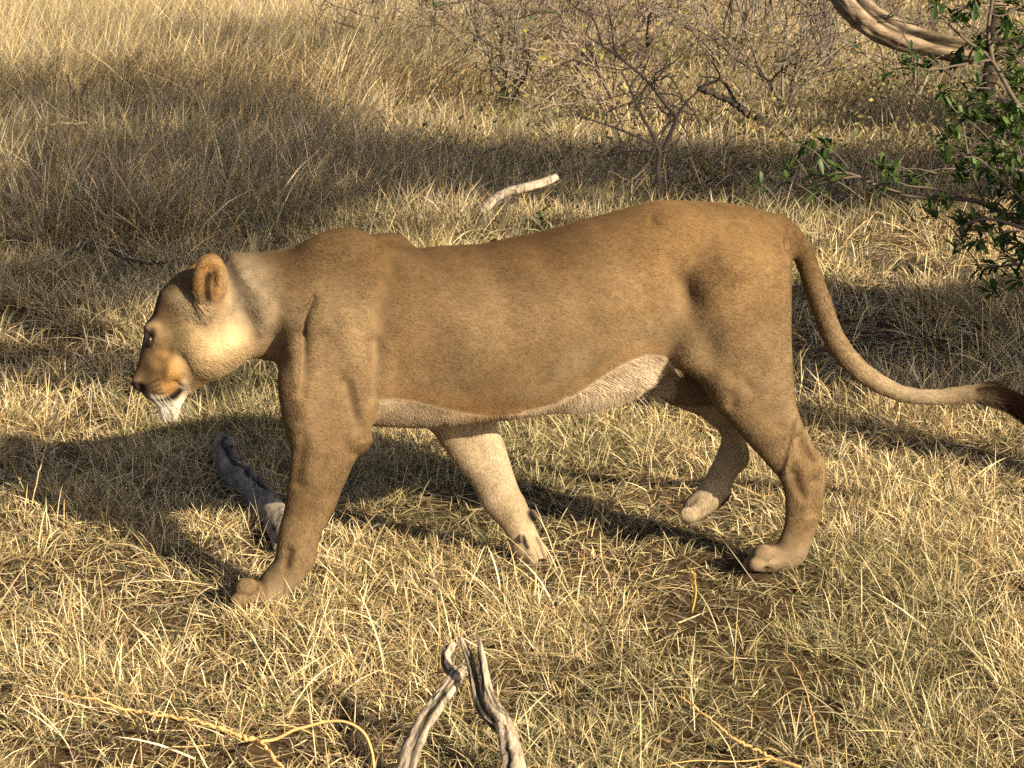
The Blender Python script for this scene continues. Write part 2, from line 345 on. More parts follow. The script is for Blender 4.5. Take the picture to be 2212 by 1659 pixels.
# hind right leg
HR = [(1440, 740), (1560, 780), (1640, 860)] + c5([(985, 560), (1030, 660), (1008, 732), (965, 795), (905, 855), (875, 915), (862, 980), (795, 1050), (705, 1112), (650, 1152), (592, 1150), (575, 1110), (580, 1060), (602, 1010), (652, 960), (702, 900), (742, 830), (790, 730), (816, 650), (798, 600), (750, 552), (680, 502), (560, 452), (460, 402), (385, 290)])
inflate(HR, .10, .095, [(1500, 830, .065), (1570, 900, .052), (1600, 960, .042), (1560, 1030, .035), (1510, 1100, .043)], .06, .025)
# tail
cone_chain(TAIL, tail_r, .012); cone_chain(TUFT, tuft_r * .68, .02)
# head
HEAD = c1([(700, 300), (560, 352), (480, 410), (420, 470), (372, 522), (342, 600), (316, 690), (290, 740), (255, 775), (242, 830), (234, 900), (217, 990), (200, 1070), (183, 1135), (152, 1205), (139, 1250), (146, 1285), (178, 1315), (232, 1345), (262, 1378), (322, 1400), (345, 1440), (375, 1480), (440, 1490), (510, 1480), (545, 1440), (580, 1375), (640, 1330), (740, 1262), (850, 1208), (950, 1145), (1030, 1050), (1080, 850), (1050, 600), (900, 380)])
inflate(HEAD, 0, 0, [(300, 820, .034), (315, 850, .040), (350, 830, .056), (350, 885, .042), (395, 860, .055), (335, 760, .058), (320, 715, .066), (350, 660, .075), (400, 620, .085), (430, 720, .108), (400, 790, .088), (460, 780, .10), (490, 700, .102), (470, 600, .095)], .10, .045, 2.2, soft=.025)
for sg in (-1, 1):
    # ear: a cupped round lobe
    e0 = L3(452, 608, sg * .082)
    blob(e0 + [0, sg * .012, .005], (.044, .026, .068), .018, -.12)
    carve(e0 + [.004, sg * .046, .006], (.019, .030, .045), .012, -.12)
    # brow, eye socket, muzzle pad, nostril
    blob(L3(325, 708, sg * .045), (.015, .016, .012), .022)
    carve(L3(316, 738, sg * .074), (.012, .020, .018), .010)
    blob(L3(350, 838, sg * .028), (.044, .032, .036), .018, .5)
    carve(L3(304, 838, sg * .030), (.010, .014, .008), .006, -.6)
# toes: four on each paw
for (u0, v0, u1, v1, yb, lift) in ((515, 1268, 505, 1292, -.118, 0), (1632, 1195, 1622, 1215, -.10, 0)):
    for q, dy in enumerate((-.045, -.015, .015, .045)):
        a = L3(u0 + (6 if abs(dy) > .03 else 0) + 12, v0 + 2, yb + dy); b = L3(u1 + (12 if abs(dy) > .03 else 0) + 6, v1 + 4, yb + dy)
        blob(a + [0, 0, .002], (.030, .0155, .025), .004, .25); blob(b + [-.006, 0, .003], (.024, .0145, .022), .004)
for q, dy in enumerate((-.036, -.012, .012, .036)):
    blob(L3(1152, 1202, .10 + dy), (.02, .0145, .034), .008, .35)
    blob(L3(1488, 1112, .095 + dy), (.026, .0145, .022), .008, -.3)
blob(L3(1150, 1112, .095), (.013, .015, .018), .006, .5); blob(L3(1128, 1162, .058), (.010, .010, .012), .004)
def toe_gaps(u, v, yb, gaps, lx, lz):      # furrows between the toes
    c = L(u, v, yb); i0, i1 = np.searchsorted(gx, [c[0] - lx, c[0] + lx]); k0, k1 = np.searchsorted(gzz, [c[1] - lz, c[1] + lz])
    wx = np.exp(-((gx[i0:i1] - c[0]) / (lx * .6)) ** 4)[:, None] * np.exp(-((gzz[k0:k1] - c[1]) / (lz * .7)) ** 4)[None, :]
    gy_ = sum(np.exp(-((gy - yb - d) / .0042) ** 2) for d in gaps); FLD[i0:i1, :, k0:k1] += (.011 * wx[:, None, :] * gy_[None, :, None]).astype(np.float32)
toe_gaps(512, 1272, -.118, (-.030, 0, .030), .06, .07); toe_gaps(1630, 1198, -.10, (-.030, 0, .030), .055, .06); toe_gaps(1152, 1205, .10, (-.024, 0, .024), .04, .05); toe_gaps(1485, 1115, .095, (-.024, 0, .024), .04, .04)
# muscle and fold relief on both flanks: strokes in the photo (points, radius, height)
STROKES = [
    (c2([(585, 560), (548, 630), (520, 700), (512, 800)]), 4.5, -.0045), (c2([(512, 800), (505, 960), (480, 1180)]), 9, -.007),
    (c2([(330, 640), (325, 800), (330, 930)]), 20, -.010), (c2([(980, 300), (960, 460), (900, 640)]), 26, .006), (c2([(1080, 330), (1050, 520), (1020, 760)]), 34, -.008),
    ([(735, 700), (765, 770), (770, 850)], 38, .010), (c2([(992, 860), (985, 1020), (968, 1220)]), 17, -.013), (c2([(790, 1120), (830, 1280), (860, 1420)]), 14, -.007),
    (c2([(420, 900), (470, 1100), (500, 1420)]), 16, .005), (c2([(600, 700), (720, 760), (790, 650)]), 22, .004),
    (c3([(640, 700), (690, 820), (740, 980), (790, 1120)]), 32, -.012), (c3([(540, 560), (600, 660), (680, 770)]), 24, -.006), (c3([(455, 300), (480, 250), (540, 210), (640, 195)]), 8, -.005),
    (c3([(700, 250), (1000, 260)]), 40, .006), (c3([(900, 520), (960, 580)]), 30, .006), (c3([(1000, 620), (1030, 800), (1010, 960)]), 70, .010),
    (c3([(1240, 290), (1320, 370), (1360, 470)]), 9, -.008), (c3([(1335, 430), (1345, 540)]), 8, .006),
    (c5([(840, 220), (850, 260)]), 14, -.004), (c5([(860, 370), (860, 420)]), 12, -.0045), (c5([(910, 260), (960, 330)]), 10, -.003),
    (c5([(1235, 520), (1225, 640), (1185, 840)]), 5, .006), (c5([(1270, 640), (1310, 730), (1350, 790)]), 12, -.006), (c5([(1245, 850), (1270, 930), (1300, 990)]), 11, -.0045), (c5([(1360, 900), (1350, 1080)]), 12, -.005),
    (c4([(560, 60), (570, 180), (545, 420)]), 12, -.005), (c4([(800, 180), (860, 250)]), 16, -.006), (c4([(500, 820), (480, 900)]), 9, -.007), (c4([(690, 250), (640, 520)]), 24, .005),
    (c1([(1120, 420), (1180, 620)]), 40, .006), (c1([(1080, 760), (1180, 900), (1260, 1020)]), 30, -.009), (c1([(700, 850), (850, 900)]), 60, .006), (c1([(400, 760), (450, 900), (430, 1010)]), 20, -.006),
    (c1([(400, 1060), (440, 1160), (430, 1260)]), 14, .005), (c1([(540, 1100), (590, 1220), (560, 1330)]), 14, -.005),
    (c1([(255, 1015), (340, 1050), (430, 1072)]), 11, -.010), (c1([(330, 1175), (400, 1225)]), 34, .007), (c1([(560, 1120), (600, 1220)]), 14, -.006),
    ([(380, 838), (392, 850)], 6, -.006), ([(330, 868), (352, 868), (372, 860), (388, 850)], 5, -.007),
    ([(1000, 640), (1060, 760)], 150, .006), ([(1120, 900), (980, 915)], 14, .004),
]
Xg, Zg = np.meshgrid(gx, gzz, indexing='ij'); REL = np.zeros(Xg.shape, np.float32)
for P, rad, amp in STROKES:
    Pl = LL(spline(P, 9) if len(P) > 2 else P, -.12); r = rad * PX
    m = (Xg > Pl[:, 0].min() - 3 * r) & (Xg < Pl[:, 0].max() + 3 * r) & (Zg > Pl[:, 1].min() - 3 * r) & (Zg < Pl[:, 1].max() + 3 * r)
    d = seg_dist(Xg[m], Zg[m], Pl); REL[m] += amp * np.exp(-(d / r) ** 2)
wy = np.clip((np.abs(gy) - .03) / .05, 0, 1).astype(np.float32)
FLD -= REL[:, None, :] * (wy * np.where(gy < 0, 1.35, .6))[None, :, None]

def surface_nets(Fv, o, h):
    ins = Fv < 0
    nx, ny, nz = Fv.shape
    c = np.zeros((nx - 1, ny - 1, nz - 1), np.uint8)
    for a in (0, 1):
        for b in (0, 1):
            for d in (0, 1): c += ins[a:nx - 1 + a, b:ny - 1 + b, d:nz - 1 + d]
    act = (c > 0) & (c < 8); I = np.argwhere(act); idx = np.full(act.shape, -1, np.int32); idx[act] = np.arange(len(I))
    acc = np.zeros((len(I), 3)); cnt = np.zeros(len(I))
    cor = [(a, b, d) for a in (0, 1) for b in (0, 1) for d in (0, 1)]
    val = {k: Fv[I[:, 0] + k[0], I[:, 1] + k[1], I[:, 2] + k[2]] for k in cor}
    for p in cor:
        for ax in range(3):
            if p[ax]: continue
            q = list(p); q[ax] = 1; q = tuple(q); a, b = val[p], val[q]; m = (a < 0) != (b < 0)
            t = np.where(m, a / (a - b + 1e-12), 0); pos = np.array(p, float)[None] + np.eye(3)[ax][None] * t[:, None]
            acc[m] += pos[m]; cnt[m] += 1
    V = (I + acc / cnt[:, None]) * h + np.asarray(o)[None]
    quads = []
    for ax in range(3):
        s0 = [slice(None)] * 3; s1 = [slice(None)] * 3; s0[ax] = slice(0, -1); s1[ax] = slice(1, None)
        e = ins[tuple(s0)] != ins[tuple(s1)]; fl = ins[tuple(s0)]
        E = np.argwhere(e); a1, a2 = (ax + 1) % 3, (ax + 2) % 3
        ok = (E[:, a1] > 0) & (E[:, a2] > 0) & (E[:, a1] < Fv.shape[a1] - 1) & (E[:, a2] < Fv.shape[a2] - 1); E = E[ok]
        def cell(d1, d2):
            K = E.copy(); K[:, a1] -= d1; K[:, a2] -= d2; return idx[K[:, 0], K[:, 1], K[:, 2]]
        q = np.stack([cell(1, 1), cell(0, 1), cell(0, 0), cell(1, 0)], 1)
        f = fl[E[:, 0], E[:, 1], E[:, 2]]; q[~f] = q[~f][:, ::-1]; quads.append(q)
    return V, np.concatenate(quads)
LV, LQ = surface_nets(FLD, (gx[0], gy[0], gzz[0]), H)
def lap(V, Q, it, lam=.5):
    e = np.concatenate([Q[:, [0, 1]], Q[:, [1, 2]], Q[:, [2, 3]], Q[:, [3, 0]]]); e = np.concatenate([e, e[:, ::-1]])
    deg = np.bincount(e[:, 0], minlength=len(V))[:, None]
    for _ in range(it):
        for l in (lam, -lam * 1.03):
            A = np.stack([np.bincount(e[:, 0], V[e[:, 1], k], len(V)) for k in range(3)], 1) / np.maximum(deg, 1); V = V + (A - V) * l
    return V
LV = lap(LV, LQ, 4)
# keep only the largest connected piece
def keep_largest(V, Q):
    lab = np.arange(len(V))
    while True:
        m = lab[Q].min(1); new = lab.copy(); np.minimum.at(new, Q.ravel(), np.repeat(m, 4)); new = new[new]
        if (new == lab).all(): break
        lab = new
    b = np.bincount(lab).argmax(); k = lab == b; mp = np.cumsum(k) - 1
    return V[k], mp[Q[k[Q[:, 0]]]]
LV, LQ = keep_largest(LV, LQ)
def vnorm(V, Q):
    n = np.cross(V[Q[:, 2]] - V[Q[:, 0]], V[Q[:, 3]] - V[Q[:, 1]]); A = np.zeros_like(V)
    for k in range(4):
        for c in range(3): A[:, c] += np.bincount(Q[:, k], n[:, c], len(V))
    return A / (np.linalg.norm(A, axis=1)[:, None] + 1e-12)
LN = vnorm(LV, LQ)

# coat: the animal's own colours by place, with some light and shade painted in
def stroke_w(P, pts, rad, y=-.12):
    Pl = LL(spline(pts, 12) if len(pts) > 2 else pts, y); r = rad * PX
    return np.exp(-(seg_dist(P[:, 0], P[:, 2], Pl) / r) ** 2)
XF = {n: L(u, v)[0] for n, (u, v) in dict(head=(500, 700), ear=(452, 600), shoulder=(720, 700)).items()}
def coat(P, Nn):
    """returns colour and hair length"""
    x, y, z = P[:, 0], P[:, 1], P[:, 2]
    n1 = fbm(x * 14 + y * 9, z * 14 - y * 7, 3)[:, None]; n2 = fbm(x * 60, z * 60 + y * 50, 8)[:, None]
    tan = np.array([.192, .130, .071]); dark = np.array([.085, .049, .021]); cream = np.array([.62, .51, .37]); pale = np.array([.33, .26, .175]); orange = np.array([.27, .15, .06])
    C = np.repeat(tan[None], len(P), 0); ln = np.full(len(P), .0085)
    def mix(wt, c):
        nonlocal C; wt = np.clip(wt, 0, 1)[:, None]; C = C * (1 - wt) + np.asarray(c)[None] * wt
    ztop = np.interp(x, *np.array(sorted([tuple(L(u, v)) for u, v in TORSO[1:26]])).T)
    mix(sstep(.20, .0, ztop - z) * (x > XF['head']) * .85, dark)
    mix(stroke_w(P, [(1450, 520), (1600, 540)], 120, -.12) * .6, (.25, .152, .066)); mix(stroke_w(P, [(760, 720), (720, 860)], 90, -.12) * .35, (.25, .17, .095)); mix(stroke_w(P, [(1490, 640), (1530, 760)], 34, -.12) * .4, (.17, .115, .065))  # last stroke puts the flank hollow's shade into the coat colour
    # belly and chest underside
    bel = LL([(818, 862), (900, 868), (980, 890), (1050, 905), (1140, 903), (1200, 888), (1250, 852), (1300, 815), (1345, 785), (1400, 766), (1440, 775), (1480, 820)], -.13)
    zb = np.interp(x, bel[:, 0], bel[:, 1], left=-9, right=-9)
    tors = (x > bel[0, 0]) & (x < bel[-1, 0])
    lowz = np.interp(x, *LL([(800, 930), (1000, 930), (1100, 915), (1300, 885), (1400, 835), (1480, 800)], 0).T)
    on = tors & (z > lowz - .03)
    mix(on * sstep(.008, -.010, z - zb) * .95, cream); mix(on * (Nn[:, 2] < -.5) * (z < zb + .015) * .6, cream)
    ln = np.where(on & (z < zb), .012 + .020 * sstep(L(1150, 800)[0], L(1290, 800)[0], x), ln)
    mix(on * (z < zb) * sstep(L(1230, 800)[0], L(1000, 800)[0], x) * .6, (.31, .235, .155))
    mix(on * sstep(.05, 0, np.abs(z - zb - .02)) * .35, orange)
    # belly front part sits in the paler brown
    # legs: inner faces pale
    leg = (z < .46) & ~on & (x > L(560, 900)[0] )
    inner = leg & (((y < -.02) & (Nn[:, 1] > .25)) | ((y > .02) & (Nn[:, 1] < .1)))
    mix(inner * .9, pale * 1.2)
    hr = leg & (y > .03); mix(hr * .75, pale * 1.15)
    mix(leg & (z < .09), pale * .95) if False else mix(leg * sstep(.13, .03, z) * .5, pale)
    mix(stroke_w(P, c5([(1280, 640), (1320, 740)]), 12, -.1) * (y < 0) * .4, dark); mix(stroke_w(P, c5([(1250, 860), (1300, 990)]), 10, -.1) * (y < 0) * .4, dark)  # crease shade put into the leg colour, at hock and wrist
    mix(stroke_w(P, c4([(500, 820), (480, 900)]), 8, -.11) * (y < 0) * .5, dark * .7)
    # paw pads of the lifted and trailing feet
    mix((stroke_w(P, d8([(1150, 980), (1190, 1030)]), 9, .10) + stroke_w(P, d8([(1065, 1165), (1085, 1215)]), 4, .10) + stroke_w(P, d8([(1085, 1235), (1105, 1270)]), 5, .10)) * (y > 0.02) * 1.2, (.02, .016, .014))
    mix(stroke_w(P, c5([(850, 985), (800, 1035)]), 7, .095) * (y > 0.02) * 1.3, (.02, .018, .018)); mix(stroke_w(P, c5([(760, 1070), (690, 1105)]), 4, .095) * (y > 0.02) * 1.1, (.03, .025, .025))
    for (u, v, yb, gp, lx) in ((512, 1272, -.118, .030, .055), (1630, 1198, -.10, .030, .05), (1152, 1205, .10, .024, .03), (1485, 1115, .095, .024, .03)):  # toe gaps darkened in the colour, standing in for furrow shade
        q0 = L(u, v, yb); wt = np.exp(-((x - q0[0]) / lx) ** 4) * (np.abs(z - q0[1]) < .07) * (np.sign(yb) == np.sign(y)); mix(wt * sum(np.exp(-((y - yb - d) / .0055) ** 2) for d in (-gp, 0, gp)) * .75, (.07, .045, .028))
    # neck sides paler, throat
    neck = sstep(L(640, 600)[0], L(560, 600)[0], x)
    mix(neck * stroke_w(P, [(520, 620), (560, 680)], 60, -.1) * .55, (.33, .265, .185))
    mix(stroke_w(P, c1([(620, 960), (760, 1010), (930, 950)]), 44, -.09) * 1.0, (.56, .42, .235))  # cheek: own cream, brightened with painted sunlight
    mix(stroke_w(P, c1([(480, 900), (640, 860)]), 40, -.09) * .6, (.33, .22, .105))
    hd = x < XF['head'] + .05
    # crown of the head and bridge darker
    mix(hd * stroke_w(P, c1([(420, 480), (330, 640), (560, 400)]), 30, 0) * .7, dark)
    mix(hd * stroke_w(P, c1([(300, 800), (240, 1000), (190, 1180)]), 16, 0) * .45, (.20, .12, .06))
    mix(hd * stroke_w(P, c1([(420, 900), (380, 1010), (330, 1080)]), 16, -.05) * .35, dark)  # shade between eye and muzzle painted into the colour
    mix(hd * stroke_w(P, c1([(400, 1080), (440, 1170), (450, 1260)]), 24, -.05) * .8, (.47, .265, .095))  # muzzle: own orange, brightened to carry the sunlit contrast
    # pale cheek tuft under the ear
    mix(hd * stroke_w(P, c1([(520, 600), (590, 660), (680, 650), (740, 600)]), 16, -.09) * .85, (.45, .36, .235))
    ln = np.where(hd, .0075, ln); ln = ln + hd * stroke_w(P, c1([(560, 620), (680, 660)]), 20, -.09) * .022
    ln = ln + hd * stroke_w(P, c1([(700, 1150), (850, 1150), (960, 1050)]), 26, -.09) * .014
    # ear: sunlit orange glow of the rim put into the colour, dark cup
    ear = hd * stroke_w(P, [(452, 585), (452, 620)], 34, -.09); mix(ear * .85, (.34, .175, .055))
    mix(hd * stroke_w(P, c1([(775, 380), (760, 460), (765, 570)]), 9, -.1) * (np.abs(y) > .06) * 1.2, (.03, .018, .012))
    ln = ln + ear * .002
    # eye rims, white marks, whisker rows, lips, nose, chin
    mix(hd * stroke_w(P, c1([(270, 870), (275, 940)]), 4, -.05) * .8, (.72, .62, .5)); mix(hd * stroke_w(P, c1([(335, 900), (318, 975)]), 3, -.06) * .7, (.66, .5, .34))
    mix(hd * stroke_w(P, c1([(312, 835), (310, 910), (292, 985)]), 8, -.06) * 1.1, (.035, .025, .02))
    mix(hd * stroke_w(P, c1([(265, 1000), (330, 1050), (410, 1075)]), 10, -.06) * .75, (.09, .055, .03))  # valley under the eye: its shadow painted as darker coat
    for k in range(4):
        a = (268 + 6 * k, 1290 + 27 * k); b = (350 + 12 * k, 1235 + 38 * k)
        for q in range(4):
            f = q / 3; mix(hd * stroke_w(P, c1([(a[0] + (b[0] - a[0]) * f, a[1] + (b[1] - a[1]) * f), (a[0] + (b[0] - a[0]) * f + 8, a[1] + (b[1] - a[1]) * f - 6)]), 3.0, -.055) * .9, (.05, .03, .02))
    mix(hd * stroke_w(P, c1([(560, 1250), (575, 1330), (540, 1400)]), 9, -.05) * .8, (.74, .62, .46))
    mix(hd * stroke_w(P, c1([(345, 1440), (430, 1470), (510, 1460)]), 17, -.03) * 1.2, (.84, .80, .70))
    mix(hd * stroke_w(P, c1([(330, 1402), (420, 1397), (480, 1362), (535, 1320)]), 4, -.05) * 1.0, (.03, .018, .014))
    mix(hd * stroke_w(P, c1([(475, 1378), (535, 1325)]), 9, -.05) * 1.2, (.02, .012, .01))
    nose = hd * stroke_w(P, c1([(165, 1270), (215, 1300)]), 11, -.02); mix(nose * 1.4, (.03, .02, .018))
    mix(hd * stroke_w(P, c1([(160, 1235), (205, 1225)]), 5, -.02) * .8, (.30, .18, .13))
    chin = hd * stroke_w(P, c1([(380, 1475), (500, 1475)]), 16, -.02); ln = ln + chin * .020
    ln = np.where(nose > .4, .001, ln)
    # tail: paler towards the end, black tuft
    tl = x > TAIL[3, 0] + .03; tl = tl & (z > .3)
    mix(tl * sstep(TAIL[5, 0], TAIL[11, 0], x) * .7, (.36, .28, .18)); ln = np.where(tl, .010, ln); ln = ln + tl * sstep(TAIL[11, 0], TAIL[14, 0], x) * .012
    tf = sstep(TAIL[14, 0] - .035, TAIL[14, 0] - .005, x + (n2[:, 0] - .5) * .04); mix(tf, (.016, .009, .007)); ln = ln + tf * .045
    ln = ln * (1 - .45 * sstep(.16, .08, z) * ~hd); mz = hd * sstep(L(372, 800)[0], L(345, 800)[0], x) * (z > L(360, 872)[1]); ln = ln * (1 - .5 * mz)
    n0 = fbm(x * 4.5 + y * 3, z * 4.5 - y * 3, 15)[:, None]; C = C * (1 + (n0 - .5) * np.array([.35, .5, .7])) * (.78 + .44 * n1) * (.80 + .40 * n2)
    return C, ln
m, t = new_mat('lion_skin'); at = N(t, 'ShaderNodeAttribute', attribute_name='Col'); b = N(t, 'ShaderNodeBsdfPrincipled'); b.inputs['Roughness'].default_value = .95; b.inputs['Specular IOR Level'].default_value = .1
nz = N(t, 'ShaderNodeTexNoise'); nz.inputs['Scale'].default_value = 260; nz.inputs['Detail'].default_value = 3; bp = N(t, 'ShaderNodeBump'); bp.inputs['Strength'].default_value = .4; bp.inputs['Distance'].default_value = .004; o = N(t, 'ShaderNodeOutputMaterial')
t.links.new(at.outputs['Color'], b.inputs['Base Color']); t.links.new(nz.outputs[0], bp.inputs['Height']); t.links.new(bp.outputs[0], b.inputs['Normal']); t.links.new(b.outputs[0], o.inputs[0]); M_SKIN = m
m, t = new_mat('lion_fur'); at = N(t, 'ShaderNodeAttribute', attribute_name='Col'); d = N(t, 'ShaderNodeBsdfDiffuse'); tr = N(t, 'ShaderNodeBsdfTranslucent'); mx = N(t, 'ShaderNodeMixShader'); mx.inputs[0].default_value = .25; o = N(t, 'ShaderNodeOutputMaterial')
hb = N(t, 'ShaderNodeBsdfHair', component='Reflection'); hb.inputs['RoughnessU'].default_value = .35; hb.inputs['RoughnessV'].default_value = .6; m2 = N(t, 'ShaderNodeMixShader'); m2.inputs[0].default_value = .16; t.links.new(at.outputs['Color'], hb.inputs['Color'])
t.links.new(at.outputs['Color'], d.inputs[0]); t.links.new(at.outputs['Color'], tr.inputs[0]); t.links.new(d.outputs[0], mx.inputs[1]); t.links.new(tr.outputs[0], mx.inputs[2]); t.links.new(mx.outputs[0], m2.inputs[1]); t.links.new(hb.outputs[0], m2.inputs[2]); t.links.new(m2.outputs[0], o.inputs[0]); M_FUR = m

lion = empty('lioness', (LO[0], LO[1], 0), YAW)
tag(lion, 'tawny lioness walking left across dry grass with her head low', 'lioness')
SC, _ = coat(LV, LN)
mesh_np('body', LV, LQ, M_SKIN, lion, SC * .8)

def make_fur(NH, name='fur'):
    Q = LQ; T = np.concatenate([Q[:, [0, 1, 2]], Q[:, [0, 2, 3]]])
    A, B, Cc = LV[T[:, 0]], LV[T[:, 1]], LV[T[:, 2]]; ar = np.linalg.norm(np.cross(B - A, Cc - A), axis=1)
    nrm = LN[T[:, 0]]
    wgt = ar * np.where(nrm[:, 1] < .25, 1.0, .22)
    g = np.random.default_rng(5); ti = g.choice(len(T), NH, p=wgt / wgt.sum())
    r1 = np.sqrt(g.random(NH)); r2 = g.random(NH); w0, w1, w2 = (1 - r1)[:, None], (r1 * (1 - r2))[:, None], (r1 * r2)[:, None]
    P = A[ti] * w0 + B[ti] * w1 + Cc[ti] * w2; Nn = LN[T[ti, 0]] * w0 + LN[T[ti, 1]] * w1 + LN[T[ti, 2]] * w2; Nn /= np.linalg.norm(Nn, axis=1)[:, None]
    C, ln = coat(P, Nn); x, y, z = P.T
    D = np.zeros((NH, 3)); D[:] = (1, 0, -.35)
    leg = sstep(.50, .40, z) * (x > L(560, 900)[0]); leg = leg * ~((z > L(900, 930)[1]) & (x > L(810, 900)[0]) & (x < L(1440, 800)[0]))
    D = D * (1 - leg[:, None]) + leg[:, None] * np.array([.12, 0, -1.])
    hd = sstep(L(560, 700)[0], L(470, 700)[0], x)[:, None]
    D = D * (1 - hd) + hd * np.array([.75, 0, -.25])
    face = sstep(L(420, 700)[0], L(340, 700)[0], x)[:, None]; D = D * (1 - face) + face * np.array([.45, 0, .6])
    chin = (x < L(470, 800)[0]) & (z < L(380, 868)[1]); D[chin] = (.1, 0, -1)
    ear = (np.hypot(x - L(452, 600)[0], z - L(452, 600)[1]) < .055) & (np.abs(y) > .06); D[ear] = (.1, 0, 1)
    tailm = x > TAIL[3, 0] + .02
    seg = np.argmin(((P[:, None, [0, 2]] - TAIL[None, 2:-1, [0, 2]]) ** 2).sum(-1), 1) if False else None
    if tailm.any():
        tt = np.diff(np.concatenate([TAIL, TUFT[1:]]), axis=0); mid = (np.concatenate([TAIL, TUFT[1:]])[1:] + np.concatenate([TAIL, TUFT[1:]])[:-1]) / 2
        s = np.argmin(((P[tailm][:, None, :] - mid[None]) ** 2).sum(-1), 1); D[tailm] = tt[s] / np.linalg.norm(tt[s], axis=1)[:, None]
    bel = (ln > .011) & (z < .56) & ~tailm & ~chin & (x > XF['shoulder']); D[bel] = (.45, 0, -.9)
    sw = np.stack([fbm(x * 20, z * 20, 31) - .5, fbm(x * 20, z * 20, 37) - .5, fbm(x * 20, z * 20, 41) - .5], 1) * .75
    D = D + sw + g.normal(0, .13, (NH, 3)); D -= Nn * (D * Nn).sum(1)[:, None]; D /= np.linalg.norm(D, axis=1)[:, None] + 1e-9
    lift = g.uniform(.10, .30, NH)[:, None]; ln = ln * g.uniform(.6, 1.2, NH)
    K = 4; tt = np.linspace(0, 1, K)[None, :, None]
    d0 = D * (1 - lift) + Nn * lift; d0 /= np.linalg.norm(d0, axis=1)[:, None]
    sag = np.where(ln > .02, .35, .08)
    pts = P[:, None] - Nn[:, None] * .001 + (d0[:, None] * tt + (D - Nn * .6)[:, None] * .25 * tt ** 2 + np.array([0, 0, -1.])[None, None] * sag[:, None, None] * tt ** 2) * ln[:, None, None]
    cv = bpy.data.hair_curves.new(name); cv.add_curves([K] * NH)
    cv.attributes['position'].data.foreach_set('vector', pts.astype(np.float32).ravel())
    ra = cv.attributes.get('radius') or cv.attributes.new('radius', 'FLOAT', 'POINT')
    base = np.where(ln > .02, .00046, .00036)
    rr = (base[:, None] * np.array([1, .9, .65, .15])[None]).astype(np.float32); ra.data.foreach_set('value', rr.ravel())
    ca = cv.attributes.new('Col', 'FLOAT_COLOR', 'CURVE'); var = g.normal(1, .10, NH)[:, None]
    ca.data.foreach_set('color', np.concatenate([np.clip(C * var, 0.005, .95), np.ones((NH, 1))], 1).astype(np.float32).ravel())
    cv.materials.append(M_FUR); o = bpy.data.objects.new(name, cv); COL.objects.link(o); o.parent = lion
    return o
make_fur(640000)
# eyes, whiskers
def uvsphere(c, r, n=12, m=8):
    V = []; Fq = []
    for i in range(m + 1):
        for j in range(n):
            th = math.pi * i / m; ph = 2 * math.pi * j / n; V.append((c[0] + r * math.sin(th) * math.cos(ph), c[1] + r * math.sin(th) * math.sin(ph), c[2] + r * math.cos(th)))
    for i in range(m):
        for j in range(n): Fq.append((i * n + j, (i + 1) * n + j, (i + 1) * n + (j + 1) % n, i * n + (j + 1) % n))
    return np.array(V), np.array(Fq)
M_EYE = mat_plain('eye', (.028, .016, .008), .22, .4); M_WHISK = mat_plain('whisker', (.8, .76, .68), .5, .3)
for sg in (-1, 1):
    V, Q = uvsphere(L3(324, 737, sg * .046), .0125); c_ = L3(324, 737, sg * .046); V = c_ + (V - c_) * [.7, .8, 1.15] + [0, -sg * .003, 0]; mesh_np('eye', V, Q, M_EYE, lion)
for sg in (-1, 1):
    wb = MB()
    for k in range(8):
        a = L3(328 + 11 * (k % 4) + random.uniform(-3, 3), 852 + 9 * (k // 4), sg * .052); a[1] = sg * .055
        ln = random.uniform(.045, .085); dr = np.array([random.uniform(.1, .75), sg * random.uniform(.25, .6), -random.uniform(.5, 1.0)]); dr /= np.linalg.norm(dr)
        wb.tube([a, a + dr * ln * .5, a + dr * ln + np.array([.008, 0, -.008])], [.0004, .0003, .00012], 3)
    wb.build('whiskers', M_WHISK, lion)

# ------------------------------------------------------------------ grass
def blades(root, head, Ln, tilt, bend, wid, cb, ct, segs=3, side=None):
    """root (n,3); blade leans by tilt towards head and bends over; returns V, F, C"""
    n = len(root); ts = np.linspace(0, 1, segs + 1)
    dh = np.stack([np.cos(head), np.sin(head), np.zeros(n)], 1)
    wa = head + math.pi / 2 + (rng.normal(0, .7, n) if side is None else side); wv = np.stack([np.cos(wa), np.sin(wa), rng.normal(0, .35, n)], 1)
    V = []; C = []
    for i, tv in enumerate(ts):
        hor = Ln * (np.sin(tilt) * tv + bend * .55 * tv ** 2); up = Ln * (np.cos(tilt) * tv - bend * .5 * tv ** 2)
        p = root + dh * hor[:, None]; p[:, 2] += np.maximum(up, .004 - 0 * up)
        wd = (wid * (1 - .25 * tv) if tv < .7 else wid * .72)[:, None] * .5
        c = cb + (ct - cb) * tv
        if i < segs:
            V += [p - wv * wd, p + wv * wd]; C += [c, c]
        else: V += [p]; C += [c]
    m = 2 * segs + 1; V = np.stack(V, 1).reshape(-1, 3); C = np.stack(C, 1).reshape(-1, 3); b = np.arange(n)[:, None] * m; Fs = []
    for i in range(segs - 1):
        k = 2 * i; Fs += [b + [k, k + 1, k + 3], b + [k, k + 3, k + 2]]
    k = 2 * (segs - 1); Fs += [b + [k, k + 1, k + 2]]
    return V, np.stack(Fs, 1).reshape(-1, 3), C
PAL = np.array([[.56, .415, .205], [.72, .58, .34], [.38, .275, .135], [.25, .215, .09], [.105, .12, .05], [.21, .145, .085], [.37, .315, .24]])
def pal(n, p, jit=.13):
    i = rng.choice(len(PAL), n, p=np.array(p) / np.sum(p)); return PAL[i] * rng.normal(1, jit, (n, 1)).clip(.55, 1.4)
def halfw(y, m=.8): return .245 * y + m
